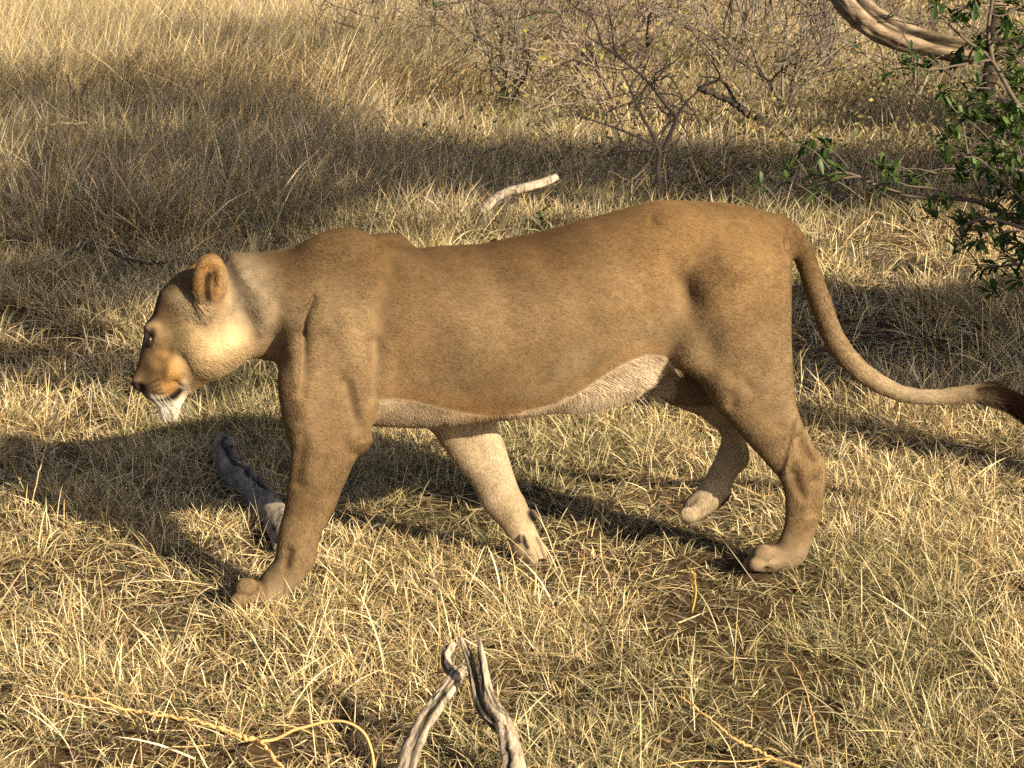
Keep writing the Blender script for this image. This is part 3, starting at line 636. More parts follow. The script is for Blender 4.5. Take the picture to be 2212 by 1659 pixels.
def scatter(n, y0, y1, m=.8, dens=None):
    out = []
    tot = 0
    while tot < n:
        y = rng.uniform(y0, y1, n * 2); x = rng.uniform(-1, 1, n * 2) * halfw(y1, m); k = np.abs(x) < halfw(y, m)
        if dens is not None: k &= rng.random(n * 2) < dens(x, y)
        out.append(np.stack([x[k], y[k]], 1)); tot += k.sum()
    return np.concatenate(out)[:n]
def P3(xy): return np.stack([xy[:, 0], xy[:, 1], gz(xy[:, 0], xy[:, 1])], 1)
def tufts(nt, per, y0, y1, spread, dens):
    c = scatter(nt, y0, y1, .8, dens); k = np.repeat(np.arange(nt), rng.poisson(per, nt))
    off = rng.normal(0, 1, (len(k), 2)) * spread * rng.uniform(.5, 1.4, nt)[k][:, None]; xy = c[k] + off
    return xy, k, off, nt
def grass(name, label, xy, off, Ln, tilt, bend, wid, p, segs, tipmul=1.15, lean=None, gain=1.0):
    n = len(xy); h = np.arctan2(off[:, 1], off[:, 0]) + rng.normal(0, .8, n)
    if lean is not None: h = np.where(rng.random(n) < lean[1], rng.normal(lean[0], .5, n), h)
    c = pal(n, p) * gain
    g = fbm(xy[:, 0] * 1.1, xy[:, 1] * 1.1, 77)[:, None]                     # greener and drier patches
    c = c * (1 - .45 * sstep(.52, .68, g)) + np.array([.15, .15, .065]) * .45 * sstep(.52, .68, g)
    V, Fc, C = blades(P3(xy), h, Ln, tilt, bend, wid, c * .97, np.clip(c * tipmul, 0, .85), segs)
    o = mesh_np(name, V, Fc, M_GRASS, None, C, True); tag(o, label, 'grass', kind='stuff'); return o
CLEAR = [((545, 1285), .15, .075), ((500, 1302), .10, .05), ((1150, 1200), .09, .06), ((1650, 1228), .16, .07), ((490, 1010), .08, .07), ((520, 1060), .10, .06), ((560, 1105), .10, .06), ((595, 1165), .09, .06), ((450, 1010), .07, .06),
         ((1045, 530), .15, .55), ((1120, 520), .16, .30)]
def clear_feet(xy):
    k = np.ones(len(xy), bool)
    for (u, v), rx, ry in CLEAR:
        g = G(u, v); k &= (np.hypot((xy[:, 0] - g[0]) / rx, (xy[:, 1] - g[1] + .015) / ry) > 1) | (rng.random(len(xy)) < .16)
    return k
# bare worn patches: behind the tail, between the hind feet, a strip under the body
BARE = [(G(2060, 985), .55, .16), (G(1500, 1290), .30, .14), (G(800, 1130), .30, .15), (G(1000, 1250), .2, .1), (G(1900, 760), .8, .8), (G(330, 1290), .3, .08), (G(1980, 515), 1.0, .75), (G(1150, 1480), .2, .1)]
def bare(x, y):
    b = 0
    for c, rx, ry in BARE: b = np.maximum(b, np.exp(-(((x - c[0]) / rx) ** 2 + ((y - c[1]) / ry) ** 2)))
    return b
dn = lambda x, y: np.clip(.10 + 1.1 * sstep(.36, .60, .5 * fbm(x * 1.6, y * 1.6, 21) + .5 * fbm(x * 4.5, y * 4.5, 27)), 0, 1) * (1 - .97 * bare(x, y))
# near sward
xy, k, off, nt_ = tufts(4300, 28, 3.3, 7.2, .04, dn); q = clear_feet(xy); xy, off, k = xy[q], off[q], k[q]; n = len(xy); tl = rng.uniform(.6, 1.4, nt_)[k]
grass('sward_grass', 'short dry straw coloured grass of the near clearing', xy, off, rng.uniform(.03, .105, n) * tl, np.abs(rng.normal(.72, .42, n)), rng.uniform(.1, .9, n), rng.uniform(.0014, .0028, n), [6, 6, 3.5, 2, 2.2, 1.6, .6], 4)
xy = scatter(56000, 3.3, 7.4, .8, lambda x, y: .35 + .65 * dn(x, y)); xy = xy[clear_feet(xy)]; n = len(xy)
grass('green_undergrass', 'short green grey grass between the dry blades', xy, rng.normal(0, 1, (n, 2)), rng.uniform(.025, .07, n), np.abs(rng.normal(.7, .45, n)), rng.uniform(.2, 1., n), rng.uniform(.0015, .0028, n), [1.6, 1.4, 2, 3, 4.5, 2.6, .8], 2)
xy = scatter(46000, 3.3, 10.8, .8, lambda x, y: .55 + .45 * bare(x, y)); n = len(xy)
grass('straw_litter', 'flattened straw lying on the soil', xy, rng.normal(0, 1, (n, 2)), rng.uniform(.03, .15, n), rng.uniform(1.2, 1.52, n), rng.uniform(0, .25, n), rng.uniform(.0018, .0040, n), [2.4, 2.4, 3.4, 1, .4, 3.4, 2], 2, 1.0)
xy = scatter(2000, 3.4, 8, .8, dn); xy = xy[clear_feet(xy)]; n = len(xy)
grass('grass_stalk', 'long pale stalks standing out of the short grass', xy, rng.normal(0, 1, (n, 2)), rng.uniform(.12, .24, n), np.abs(rng.normal(.75, .4, n)), rng.uniform(0, .7, n), rng.uniform(.0022, .0042, n), [5, 8, 2, .6, .3, 1, 1], 4)
# middle distance
xy, k, off, nt_ = tufts(3300, 32, 7, 10.8, .055, dn); q = clear_feet(xy); xy, off, k = xy[q], off[q], k[q]; n = len(xy); tl = rng.uniform(.5, 1.5, nt_)[k]
grass('tufted_grass', 'tufted dry grass behind the lioness', xy, off, rng.uniform(.05, .17, n) * tl, np.abs(rng.normal(.6, .4, n)), rng.uniform(.1, .8, n), rng.uniform(.0025, .0045, n), [4, 4.5, 3.5, 2, 2, 1.4, 2], 3)
# grey shaded rough grass
dl = lambda x, y: np.clip(.30 + .9 * sstep(.3, .6, fbm(x * 1.1, y * 1.1, 45)), 0, 1) * (1 - .9 * bare(x, y)) * (1 - .5 * sstep(.2, 1.2, x))
xy, k, off, nt_ = tufts(4000, 30, 10.2, 14.5, .085, dl); n = len(xy); left = sstep(.4, -1.2, xy[:, 0]); tl = rng.uniform(.5, 1.3, nt_)[k] * (.75 + .75 * left)
grass('rough_grass', 'knee high grey and straw coloured rough grass', xy, off, rng.uniform(.09, .32, n) * tl, np.abs(rng.normal(.48, .36, n)), rng.uniform(.05, .7, n), rng.uniform(.003, .0055, n), [2.6, 2.6, 3, 1.6, 1.4, 2.8, 5.5], 3, 1.1, (.1, .4))
xy = scatter(20000, 10.4, 18, .8); n = len(xy)
grass('straw_litter', 'flattened straw and fallen twigs under the far bushes', xy, rng.normal(0, 1, (n, 2)), rng.uniform(.06, .25, n), rng.uniform(.9, 1.5, n), rng.uniform(0, .3, n), rng.uniform(.004, .007, n), [3, 3, 3, .6, .4, 3.5, 3], 2, 1.0)
# tall grass beyond: high on the left, thin and low under the bushes on the right
edge = lambda x, y: sstep(.55, -.55, x + .25 - (y - 15) * .06)
dt = lambda x, y: (.25 + .75 * sstep(.3, .6, fbm(x * .8, y * .8, 52))) * (.32 + .68 * edge(x, y))
xy, k, off, nt_ = tufts(8300, 27, 14, 21.5, .12, dt); n = len(xy); left = edge(xy[:, 0], xy[:, 1])
grass('tall_grass', 'tall fine dry grass leaning to the right in the distance', xy, off, rng.uniform(.2, .6, n) * (.5 + .9 * left), np.abs(rng.normal(.46, .28, n)), rng.uniform(.05, .6, n), rng.uniform(.003, .005, n), [4, 4, 3, .6, .5, 3, 5.5], 3, 1.12, (.1, .72))
xy, k, off, nt_ = tufts(3800, 15, 21, 34, .2, lambda x, y: np.full(len(x), .9)); n = len(xy)
grass('far_grass', 'sunlit golden tall grass of the far plain', xy, off, rng.uniform(.4, .9, n), np.abs(rng.normal(.3, .22, n)), rng.uniform(.05, .6, n), rng.uniform(.010, .016, n), [8, 6, 3, .3, .1, .6, .3], 3, 1.15, (.1, .6), 1.3)

n = 1500                                   # fallen brown leaves and crumbs
xy = scatter(n, 3.4, 11, .8); P_ = P3(xy); P_[:, 2] += rng.uniform(.006, .035, n); a_ = rng.normal(0, 1, (n, 3)) * [1, 1, .35]; a_ /= np.linalg.norm(a_, axis=1)[:, None]; b_ = np.cross(a_, [0, 0, 1.] + rng.normal(0, .4, (n, 3))); b_ /= np.linalg.norm(b_, axis=1)[:, None]; s_ = rng.uniform(.006, .018, n)[:, None]
cc = np.array([[.24, .13, .06], [.17, .10, .055], [.33, .20, .09], [.10, .07, .045]])[rng.integers(0, 4, n)] * rng.normal(1, .15, (n, 1))
m_ = P_ + np.cross(a_, b_) * s_ * .25
V = np.stack([P_ - a_ * s_, m_ + b_ * s_ * .5, P_ + a_ * s_, m_ - b_ * s_ * .5], 1).reshape(-1, 3); q = np.arange(n)[:, None] * 4
tag(mesh_np('leaf_litter', V, np.concatenate([q + [0, 1, 2], q + [0, 2, 3]]), M_LEAF, None, np.repeat(cc, 4, 0), False), 'small fallen brown leaves scattered in the grass', 'leaf litter', kind='stuff')
n = 34000                                  # small dry leaves and broken bits tangled among the scrub
c_ = scatter(420, 11.2, 21, .8, lambda x, y: .15 + .85 * sstep(-.7, .3, x - (y - 13) * .05)); k = rng.integers(0, 420, n); off = rng.normal(0, 1, (n, 2)) * .24
xy = c_[k] + off; hz = np.abs(rng.normal(0, 1, n)) * .17 * (rng.uniform(.4, 1.6, 420)[k]) * np.exp(-(off ** 2).sum(1) * 3); P_ = P3(xy); P_[:, 2] += hz
a_ = rng.normal(0, 1, (n, 3)); a_ /= np.linalg.norm(a_, axis=1)[:, None]; b_ = np.cross(a_, rng.normal(0, 1, (n, 3))); b_ /= np.linalg.norm(b_, axis=1)[:, None]; s_ = rng.uniform(.010, .024, n)[:, None]
UP = np.array([[.13, .14, .05], [.22, .21, .07], [.30, .23, .12], [.17, .12, .08], [.36, .31, .10], [.09, .11, .04]]); cc = UP[(rng.integers(0, 6, 420)[k] + (rng.random(n) < .4) * rng.integers(0, 6, n)) % 6] * rng.normal(1, .2, (n, 1)).clip(.5, 1.5)
tag(mesh_np('undergrowth', np.stack([P_ - a_ * s_, P_ + b_ * s_ * .45, P_ + a_ * s_, P_ - b_ * s_ * .45], 1).reshape(-1, 3), np.arange(n * 4).reshape(-1, 4), M_LEAF, None, np.repeat(cc, 4, 0), False), 'olive and brown leafy undergrowth tangled below the bare bushes', 'undergrowth', kind='stuff')

# ------------------------------------------------------------------ trees outside the frame on the right, whose shade falls into it
def grow(mb, p, d, r, ln, depth, C, tips=None, wig=.25, split=(2, 3), up=0.0, minr=.0012, sides=5, shrink=.66, spread=.6):
    k = 4; P = [np.array(p, float)]; d = np.array(d, float); d /= np.linalg.norm(d)
    for i in range(k):
        d = d + np.array([random.gauss(0, wig), random.gauss(0, wig), random.gauss(0, wig) + up]); d /= np.linalg.norm(d)
        P.append(P[-1] + d * ln / k)
    r2 = max(r * shrink, minr); mb.tube(P, np.linspace(r, r2, k + 1), sides, C=np.asarray(C) * random.uniform(.75, 1.25), cap=False)
    if depth == 0:
        if tips is not None: tips.append((P[-1], d)); 
        return
    for q in range(random.randint(*split)):
        i = random.choice((2, 3, 4)) if q else 4
        dd = d + np.array([random.gauss(0, spread), random.gauss(0, spread), random.gauss(0, spread)])
        grow(mb, P[i], dd, r2 * (.9 if q == 0 else .7), ln * random.uniform(.6, .9), depth - 1, C, tips, wig, split, up, minr, max(3, sides - 1), shrink, spread)
def leaf_cloud(cs, per, size, cols):
    """small folded leaves gathered round the points cs (x, y, z, radius)"""
    V = []; C = []; n = 0
    for (x, y, z, rr) in cs:
        m = int(per * rr ** 2); g = rng.normal(0, 1, (m, 3)); g /= np.linalg.norm(g, axis=1)[:, None]; g *= (rng.random(m) ** .45)[:, None] * rr * np.array([1, 1, .72])
        lump = fbm(g[:, 0] * 3 + x, g[:, 1] * 3 + g[:, 2] * 2 + y, 61); g = g[lump > .42]; m = len(g)
        c = g + [x, y, z]; a = rng.normal(0, 1, (m, 3)); a /= np.linalg.norm(a, axis=1)[:, None]; b = np.cross(a, rng.normal(0, 1, (m, 3))); b /= np.linalg.norm(b, axis=1)[:, None]; s = rng.uniform(.7, 1.3, m)[:, None] * size
        V.append(np.stack([c - a * s, c + b * s * .42, c + a * s, c - b * s * .42], 1).reshape(-1, 3)); C.append(np.repeat(np.array(cols)[rng.integers(0, len(cols), m)] * rng.normal(1, .15, (m, 1)), 4, 0)); n += m
    return np.concatenate(V), np.arange(n * 4).reshape(-1, 4), np.clip(np.concatenate(C), .01, .6)
GREEN = [(.06, .10, .03), (.08, .12, .035), (.10, .13, .04), (.045, .08, .025)]
def up_sun(u, v, h, dz=0.0):
    g = G(u, v); t = (h - dz) / TOSUN.z; return g[0] + TOSUN.x * t, g[1] + TOSUN.y * t, h
def shade_tree(base, label, clumps, per):
    t_ = empty('shade_tree', (base[0], base[1], 0)); tag(t_, label, 'tree', 'trees beyond the right edge')
    b = np.array([0, 0, 0.]); mb = MB(); hh = min(c[2] for c in clumps) * .75
    mb.tube(spline([b, (.06, .03, hh * .4), (-.05, .1, hh * .75), (.03, .05, hh)], 10), np.linspace(.13, .09, 10), 9, .05, C=(.14, .11, .085), seed=3); mb.build('trunk', M_TWIG, t_)
    lb = MB()
    for c in clumps:
        e = np.array(c[:3]) - [base[0], base[1], 0]; lb.tube(spline([(.03, .05, hh * .93), (e[0] * .4, e[1] * .4, hh + (e[2] - hh) * .55), e], 8), np.linspace(.06, .015, 8), 6, .05, C=(.13, .105, .08), seed=4)
    lb.build('limb', M_TWIG, t_)
    V, Fq, C = leaf_cloud(clumps, per, .06, GREEN); mesh_np('crown', V - [base[0], base[1], 0], Fq, M_LEAF, t_, C, False)
A_ = [(up_sun(u, v, h) + (r,)) for u, v, h, r in ((0, 520, 4.3, .8), (200, 500, 4.4, .8), (420, 530, 4.4, .75), (560, 480, 4.5, .6), (80, 400, 4.6, .85), (300, 390, 4.7, .85), (520, 390, 4.7, .75), (720, 380, 4.8, .6), (850, 370, 4.8, .5), (-40, 290, 5.0, .8), (170, 270, 5.0, .8), (400, 290, 5.0, .75), (600, 310, 5.0, .6), (180, 170, 5.4, .6), (330, 200, 5.3, .55))]
B_ = [(up_sun(u, v, h) + (r,)) for u, v, h, r in ((1010, 375, 4.6, .55), (1300, 385, 4.5, .7), (1600, 390, 4.4, .75), (1870, 395, 4.2, .75), (2130, 395, 4.2, .75), (1900, 285, 4.6, .6), (2060, 270, 4.6, .8), (2220, 290, 4.5, .8), (2200, 200, 4.9, .7))]
C_ = [(up_sun(u, v, h) + (r,)) for u, v, h, r in ((1780, 665, 3.0, .34), (1850, 720, 3.0, .48), (2000, 685, 3.1, .5), (2180, 700, 3.2, .52), (2050, 780, 2.8, .52), (1880, 820, 2.7, .34), (2200, 820, 2.8, .46), (2320, 780, 2.9, .5), (2420, 690, 3.3, .45))]
shade_tree((4.6, 6.9), 'leafy tree beyond the right edge shading the tall grass', A_, 1500)
shade_tree((7.6, 7.4), 'leafy tree beyond the right edge shading the bare bushes', B_, 4200)
shade_tree((5.9, 5.2), 'leafy tree beyond the right edge shading the ground behind the tail', C_, 7000)
D_ = [(up_sun(u, v, h) + (r,)) for u, v, h, r in ((40, 640, 3.5, .40), (230, 600, 3.7, .42), (420, 590, 3.7, .34), (150, 800, 3.3, .26), (330, 830, 3.2, .22), (-60, 790, 3.3, .3), (520, 690, 3.6, .22), (90, 715, 3.4, .2))]
shade_tree((4.3, 4.0), 'leafy tree beyond the right edge dappling the grass before the head', D_, 4200)

# ------------------------------------------------------------------ dead wood
def cr7(P): return [(768 + .2231 * a, 1316.6 + .2231 * b) for a, b in P]
def wood(name, m, parent, P, r, n=26, sides=14, rough=.10, seed=1, origin=(0, 0, 0), cracks=5, drift=.4, splinters=0):
    """limb with lengthwise fissures cut into it"""
    mb = MB(); n *= 2; sides *= 2; P = spline(P, n); rr = np.interp(np.linspace(0, 1, n), np.linspace(0, 1, len(r)), r)
    mb.tube(P - np.asarray(origin), rr, sides, 0, seed=seed)
    g = np.random.default_rng(seed); V = mb.V[0]; a = np.arange(sides) / sides * 2 * math.pi; t = np.linspace(0, 1, n)[:, None]; A = a[None, :]
    D = 1 + rough * (1.5 * (fbm(np.cos(A) * 2 + t * 2 + seed, np.sin(A) * 2 + t * 1.3 + 9, seed) - .5) + .9 * (fbm(A * 3.5 + np.zeros_like(t), t * 5 + 0 * A, seed + 5) - .5) + .5 * (noise(A * 9 + 0 * t, t * 30 + 0 * A, seed + 7) - .5))
    K = np.ones((n, sides))
    for k in range(cracks):
        c = g.uniform(0, 6.28) + drift * np.sin(t * g.uniform(2, 6) + g.uniform(0, 6)) + .5 * (noise(t * 14, t * 0 + k, seed) - .5); lo, hi = sorted(g.uniform(-.2, 1.2, 2)); on = sstep(lo, lo + .1, t) * (1 - sstep(hi - .1, hi, t)) * (1 if hi - lo > .25 else 0)
        dd = np.abs((A - c + math.pi) % (2 * math.pi) - math.pi); q = np.exp(-(dd / g.uniform(.13, .30)) ** 2) * on; D = D - .32 * q; K = K * (1 - .93 * q)
    K *= .75 + .5 * fbm(A * 6 + 0 * t, t * 4 + 0 * A, seed + 3)
    nv = n * sides; Pr = np.repeat(P - np.asarray(origin), sides, 0); V[:nv] = Pr + (V[:nv] - Pr) * D.reshape(-1, 1)
    D = None
    C = np.concatenate([K.reshape(-1), [.7, .7]]); mb.C = [np.repeat(C[:, None], 3, 1)]
    if splinters:                          # snapped end: sharp slivers of unequal length
        ax = P[-1] - P[-4]; ax /= np.linalg.norm(ax); e1 = np.cross(ax, [.3, .9, .2]); e1 /= np.linalg.norm(e1); e2 = np.cross(ax, e1)
        for k in range(splinters):
            a0 = g.uniform(0, 6.28); b = P[-2] - np.asarray(origin) + (e1 * math.cos(a0) + e2 * math.sin(a0)) * rr[-1] * .72; hl = rr[-1] * g.uniform(.8, 2.2)
            mb.tube([b - ax * rr[-1], b + ax * hl * .4, b + ax * hl], [rr[-1] * .34, rr[-1] * .22, rr[-1] * .03], 5, C=(.8, .8, .8))
    return mb.build(name, m, parent)
def along(P, ys): return [AT(u, v, y) for (u, v), y in zip(P, ys)]
# two weathered snags in the foreground
sn = empty('dead_stump', G(880, 1700)); o_ = sn.location; tag(sn, 'weathered grey stub leaning right with a flaked curl at its tip', 'stump')
Pl = along(cr7([(470, 1720), (500, 1500), (575, 1290), (660, 1100), (755, 950), (870, 790), (960, 665), (1015, 600)]), [4.28, 4.31, 4.34, 4.37, 4.40, 4.43, 4.46, 4.48])
wood('trunk', M_PALE, sn, Pl, np.array([108, 104, 104, 90, 82, 78, 72, 62]) * .2231 / F * 4.6, 36, 16, .32, 3, o_, 12, splinters=7)
wood('curl', M_PALE, sn, along(cr7([(1000, 640), (930, 600), (880, 530), (875, 440), (915, 370), (955, 330)]), [4.47, 4.48, 4.49, 4.5, 4.51, 4.52]), np.array([56, 70, 62, 56, 50, 30]) * .2231 / F * 4.6, 22, 12, .38, 8, o_, 7, splinters=4)
fk = empty('forked_stump', G(1110, 1700)); o_ = fk.location; tag(fk, 'weathered grey stump splitting into two upright prongs', 'stump')
wood('trunk', M_PALE, fk, along(cr7([(1545, 1720), (1530, 1500), (1500, 1330), (1465, 1180), (1420, 1080)]), [4.26, 4.29, 4.32, 4.34, 4.36]), np.array([124, 118, 112, 102, 74]) * .2231 / F * 4.5, 28, 16, .34, 12, o_, 12)
wood('right_prong', M_PALE, fk, along(cr7([(1470, 1150), (1400, 1030), (1325, 930), (1275, 800), (1245, 640), (1220, 460), (1190, 260)]), [4.35, 4.36, 4.37, 4.38, 4.39, 4.40, 4.41]), np.array([72, 80, 74, 60, 50, 42, 18]) * .2231 / F * 4.5, 34, 12, .32, 15, o_, 9, splinters=2).name = 'prong'
wood('prong', M_PALE, fk, along(cr7([(1420, 1180), (1310, 1080), (1210, 960), (1165, 800), (1140, 640), (1105, 480), (1060, 370), (1015, 262)]), [4.36, 4.37, 4.39, 4.40, 4.41, 4.42, 4.43, 4.44]), np.array([66, 58, 56, 52, 48, 48, 38, 16]) * .2231 / F * 4.5, 34, 12, .34, 19, o_, 8)
# dark log behind the front leg
lg = [G(u, v) + np.array([0, 0, h]) for u, v, h in ((484, 985, .045), (492, 1020, .03), (520, 1052, .028), (552, 1082, .028), (585, 1118, .03), (607, 1160, .03), (622, 1200, .02))]
fl = wood('fallen_log', M_DARKLOG, None, lg, [.036, .043, .045, .040, .041, .041, .036], 44, 16, .16, 23, cracks=3); tag(fl, 'short dark grey log lying in the grass behind the front leg', 'log')
# bent pale branch behind the back
b0 = G(1030, 500)
bb = wood('bent_branch', M_PALE, None, [b0 - [0, 0, .03]] + along([(1040, 470), (1062, 440), (1092, 420), (1140, 405), (1178, 393), (1204, 381)], [b0[1] + .02 * i for i in range(6)]), np.array([17, 16, 15, 13, 12, 11, 8]) / F * 10.4, 30, 10, .26, 31, cracks=7); tag(bb, 'bent pale dead branch sticking up behind the back', 'branch')

def stick(name, label, pts, ys, r, col, branches=(), cat='stick'):
    mb = MB(); n = 8 * len(pts); P = spline(along(pts, ys), n); wv = np.random.default_rng(len(pts) + int(pts[0][0])).normal(0, 1, (n, 3)) * np.mean(r) * .5
    mb.tube(P + wv, np.linspace(r[0], r[1], n) * (1 + .5 * (np.random.default_rng(n).random(n) > .86)), 6, .14, C=np.repeat(np.array(col)[None] * np.random.default_rng(n + 1).normal(1, .16, (n, 1)), 6, 0) if False else col, seed=2)
    for bp, by, br in branches:
        nb = 8 * len(bp); mb.tube(spline(along(bp, by), nb), np.linspace(br[0], br[1], nb), 5, .04, C=col, seed=3)
    o = mb.build(name, M_TWIG); tag(o, label, cat); return o
c4b = lambda P: [(.3717 * a, 1042.3 + .3717 * b) for a, b in P]
c5b = lambda P: [(1261.8 + .4296 * a, 1206.9 + .4296 * b) for a, b in P]
TANS = (.58, .36, .15)
stick('tan_stick', 'long tan stick arching through the near grass on the left', c4b([(370, 1240), (560, 1265), (730, 1320), (880, 1342), (1000, 1365), (1150, 1390), (1290, 1435), (1400, 1475), (1510, 1505), (1560, 1570), (1650, 1670)]), [4.55, 4.52, 4.5, 4.48, 4.46, 4.44, 4.42, 4.4, 4.38, 4.34, 4.28], (.0026, .0052), TANS,
      [(c4b([(1510, 1505), (1600, 1492), (1700, 1442), (1770, 1422)]) + [(705, 1559), (748, 1560), (785, 1582), (803, 1622), (809, 1670)], [4.38, 4.38, 4.38, 4.38, 4.38, 4.37, 4.35, 4.32, 4.28], (.0045, .0030)), (c4b([(1000, 1535), (1100, 1535), (1220, 1525)]), [4.4, 4.4, 4.4], (.002, .0015))])
stick('dark_twig', 'thin dark twig under the tan stick in the near grass', c4b([(780, 1385), (860, 1402), (960, 1404), (1070, 1387)]), [4.5, 4.49, 4.48, 4.47], (.0014, .0022), (.10, .07, .05))
stick('tan_stick', 'tan stick slanting down through the grass at the lower right', c5b([(470, 685), (570, 760), (660, 830), (760, 910), (860, 960), (960, 1010), (1120, 1060)]), [4.6, 4.55, 4.5, 4.45, 4.42, 4.39, 4.35], (.0020, .0046), TANS, [(c5b([(360, 1045), (560, 1015), (760, 1020), (930, 1005)]), [4.36, 4.38, 4.39, 4.39], (.0012, .0022)), (c5b([(800, 1060), (880, 1040), (940, 1005)]), [4.36, 4.38, 4.39], (.0016, .0022))])
stick('brown_stalk', 'thin brown stalk rising from the grass at the lower right', c5b([(995, 470), (1050, 530), (1105, 640), (1150, 800), (1198, 1060)]), [4.62, 4.58, 4.52, 4.45, 4.36], (.0012, .0024), (.40, .25, .12), cat='stalk')
stick('brown_twig', 'short brown twig lying by the far front paw', [(1030, 1238), (1060, 1228), (1100, 1222), (1140, 1221), (1190, 1220)], [5.57, 5.58, 5.58, 5.58, 5.58], (.0022, .0038), (.17, .12, .085))
stick('dark_twig', 'thin black twig hanging over the grass in front of the ear', [(235, 538), (262, 556), (300, 565), (335, 570), (364, 566)], [9.3, 9.3, 9.3, 9.3, 9.3], (.008, .003), (.05, .04, .035), [([(272, 560), (292, 580), (310, 606), (318, 616)], [9.3, 9.25, 9.2, 9.2], (.005, .002))])
stick('dark_twig', 'thick dark twig lying in the shaded grass at the left', [(130, 566), (150, 548), (175, 532), (196, 526)], [9.8, 9.8, 9.85, 9.9], (.010, .004), (.05, .042, .038))
stick('dark_branch', 'charred dead branch lying across the bare bushes', [(1506, 193), (1554, 206), (1598, 235), (1634, 253), (1654, 266)], [13.2, 13.2, 13.2, 13.2, 13.2], (.014, .030), (.045, .036, .03), [([(1508, 190), (1554, 168), (1530, 120)], [13.3, 13.3, 13.4], (.010, .004)), ([(1598, 235), (1560, 175), (1515, 165)], [13.3, 13.4, 13.5], (.012, .004))], 'branch')
stick('grass_stem', 'tall dry grass stem with its tip bent over at the left', [(135, 330), (118, 312), (105, 290), (90, 272), (130, 268), (188, 266)], [12, 12, 12, 12, 11.95, 11.9], (.006, .006), (.62, .46, .24), cat='stem')
stick('dry_stalk', 'pair of dark dry stems rising from the shaded grass', [(168, 232), (160, 205), (150, 180), (144, 160)], [13.5, 13.5, 13.5, 13.5], (.008, .004), (.09, .075, .06), [([(170, 232), (178, 205), (188, 180), (196, 170)], [13.5, 13.5, 13.5, 13.5], (.008, .004))], 'stem')
stick('seed_stalk', 'slender dry seed stalk leaning right at the left edge', [(66, 1102), (84, 1020), (102, 955), (118, 905), (128, 880)], [6.1, 6.1, 6.12, 6.14, 6.15], (.0016, .0026), (.48, .37, .2), cat='stalk')

# ------------------------------------------------------------------ leafy shrub, bough and trunk at the upper right
LEAFM = []
def leaf_mesh(seed):
    g = random.Random(seed); ln = g.uniform(.046, .072); wd = ln * g.uniform(.135, .185); ts = [0, .12, .4, .7, .9, 1.0]; ws = [.10, .3, .85, 1.0, .62, 0]
    V = []; 
    for a, b in zip(ts, ws):
        x = ln * a; z = -.10 * ln * a * a * g.uniform(.5, 2); V += [(x, -wd * b, z + wd * b * .35), (x, 0, z), (x, wd * b, z + wd * b * .35)]
    Fq = []
    for i in range(len(ts) - 1):
        for j in range(2): k = 3 * i + j; Fq.append((k, k + 3, k + 4, k + 1))
    c = np.array(g.choice([(.036, .075, .018), (.055, .10, .024), (.11, .155, .035), (.034, .068, .02), (.08, .12, .03)])) * g.uniform(.85, 1.2)
    o = mesh_np('leaf', V, Fq, M_LEAF, None, np.repeat(c[None], len(V), 0)); me = o.data; bpy.data.objects.remove(o); return me
LEAFM = [leaf_mesh(s) for s in range(10)]
shrub = empty('leafy_shrub', (2.35, 8.4, 0)); tag(shrub, 'leafy green shrub with dark glossy leaves at the right edge', 'shrub')
cs6 = lambda P: [(1591 + .4298 * a, .4298 * b) for a, b in P]
SB = MB(); BR = (.12, .095, .075)
LEAFPTS = []
def sbranch(pts, ys, r):
    n = 6 * len(pts); SB.tube(spline(along(cs6(pts), ys), n) - np.array(shrub.location), np.linspace(r[0], r[1], n), 6, .04, C=BR, seed=int(pts[0][0]) + 1)
sbranch([(1600, 1180), (1445, 1130), (1200, 1010), (900, 990), (700, 930), (560, 870), (440, 880)], [8.3, 8.3, 8.35, 8.4, 8.4, 8.4, 8.4], (.016, .003))
sbranch([(620, 885), (480, 905), (300, 950), (180, 980), (100, 960)], [8.4, 8.4, 8.42, 8.45, 8.45], (.006, .0015))
sbranch([(1200, 1010), (1000, 950), (850, 930), (780, 880)], [8.35, 8.35, 8.35, 8.35], (.005, .002))
sbranch([(1700, 700), (1445, 560), (1280, 300), (1150, 200), (1030, 90)], [8.6, 8.6, 8.7, 8.7, 8.8], (.014, .003))
sbranch([(1290, 320), (1265, 160), (1285, 0), (1300, -150)], [8.7, 8.7, 8.7, 8.7], (.010, .006))
sbranch([(1280, 300), (1100, 330), (980, 350), (860, 330)], [8.7, 8.65, 8.6, 8.6], (.006, .002))
sbranch([(1700, 1250), (1420, 1140), (1260, 1100), (1150, 1130), (1130, 1180)], [8.1, 8.1, 8.1, 8.1, 8.1], (.010, .003))
sbranch([(1700, 1420), (1445, 1330), (1330, 1340), (1240, 1340)], [7.9, 7.9, 7.9, 7.9], (.009, .002)); sbranch([(1600, 1500), (1400, 1450), (1290, 1480)], [7.9, 7.9, 7.9], (.006, .002))
sbranch([(1700, 900), (1445, 860), (1300, 840), (1150, 790), (1050, 790)], [8.5, 8.5, 8.5, 8.5, 8.5], (.010, .002)); sbranch([(1240, 1010), (1180, 850), (1150, 700), (1130, 600), (1060, 510)], [8.4, 8.4, 8.45, 8.5, 8.5], (.006, .002))
sbranch([(1445, 1010), (1330, 900), (1220, 800), (1140, 790)], [8.2, 8.2, 8.2, 8.2], (.006, .003)); sbranch([(1600, -100), (1440, 20), (1330, 80), (1250, 50)], [8.5, 8.5, 8.5, 8.5], (.008, .002))
sbranch([(740, 370), (800, 250), (850, 130), (760, 90)], [8.8, 8.85, 8.9, 8.9], (.003, .0015)); sbranch([(1030, 90), (900, 120), (800, 100)], [8.8, 8.8, 8.85], (.004, .0015))
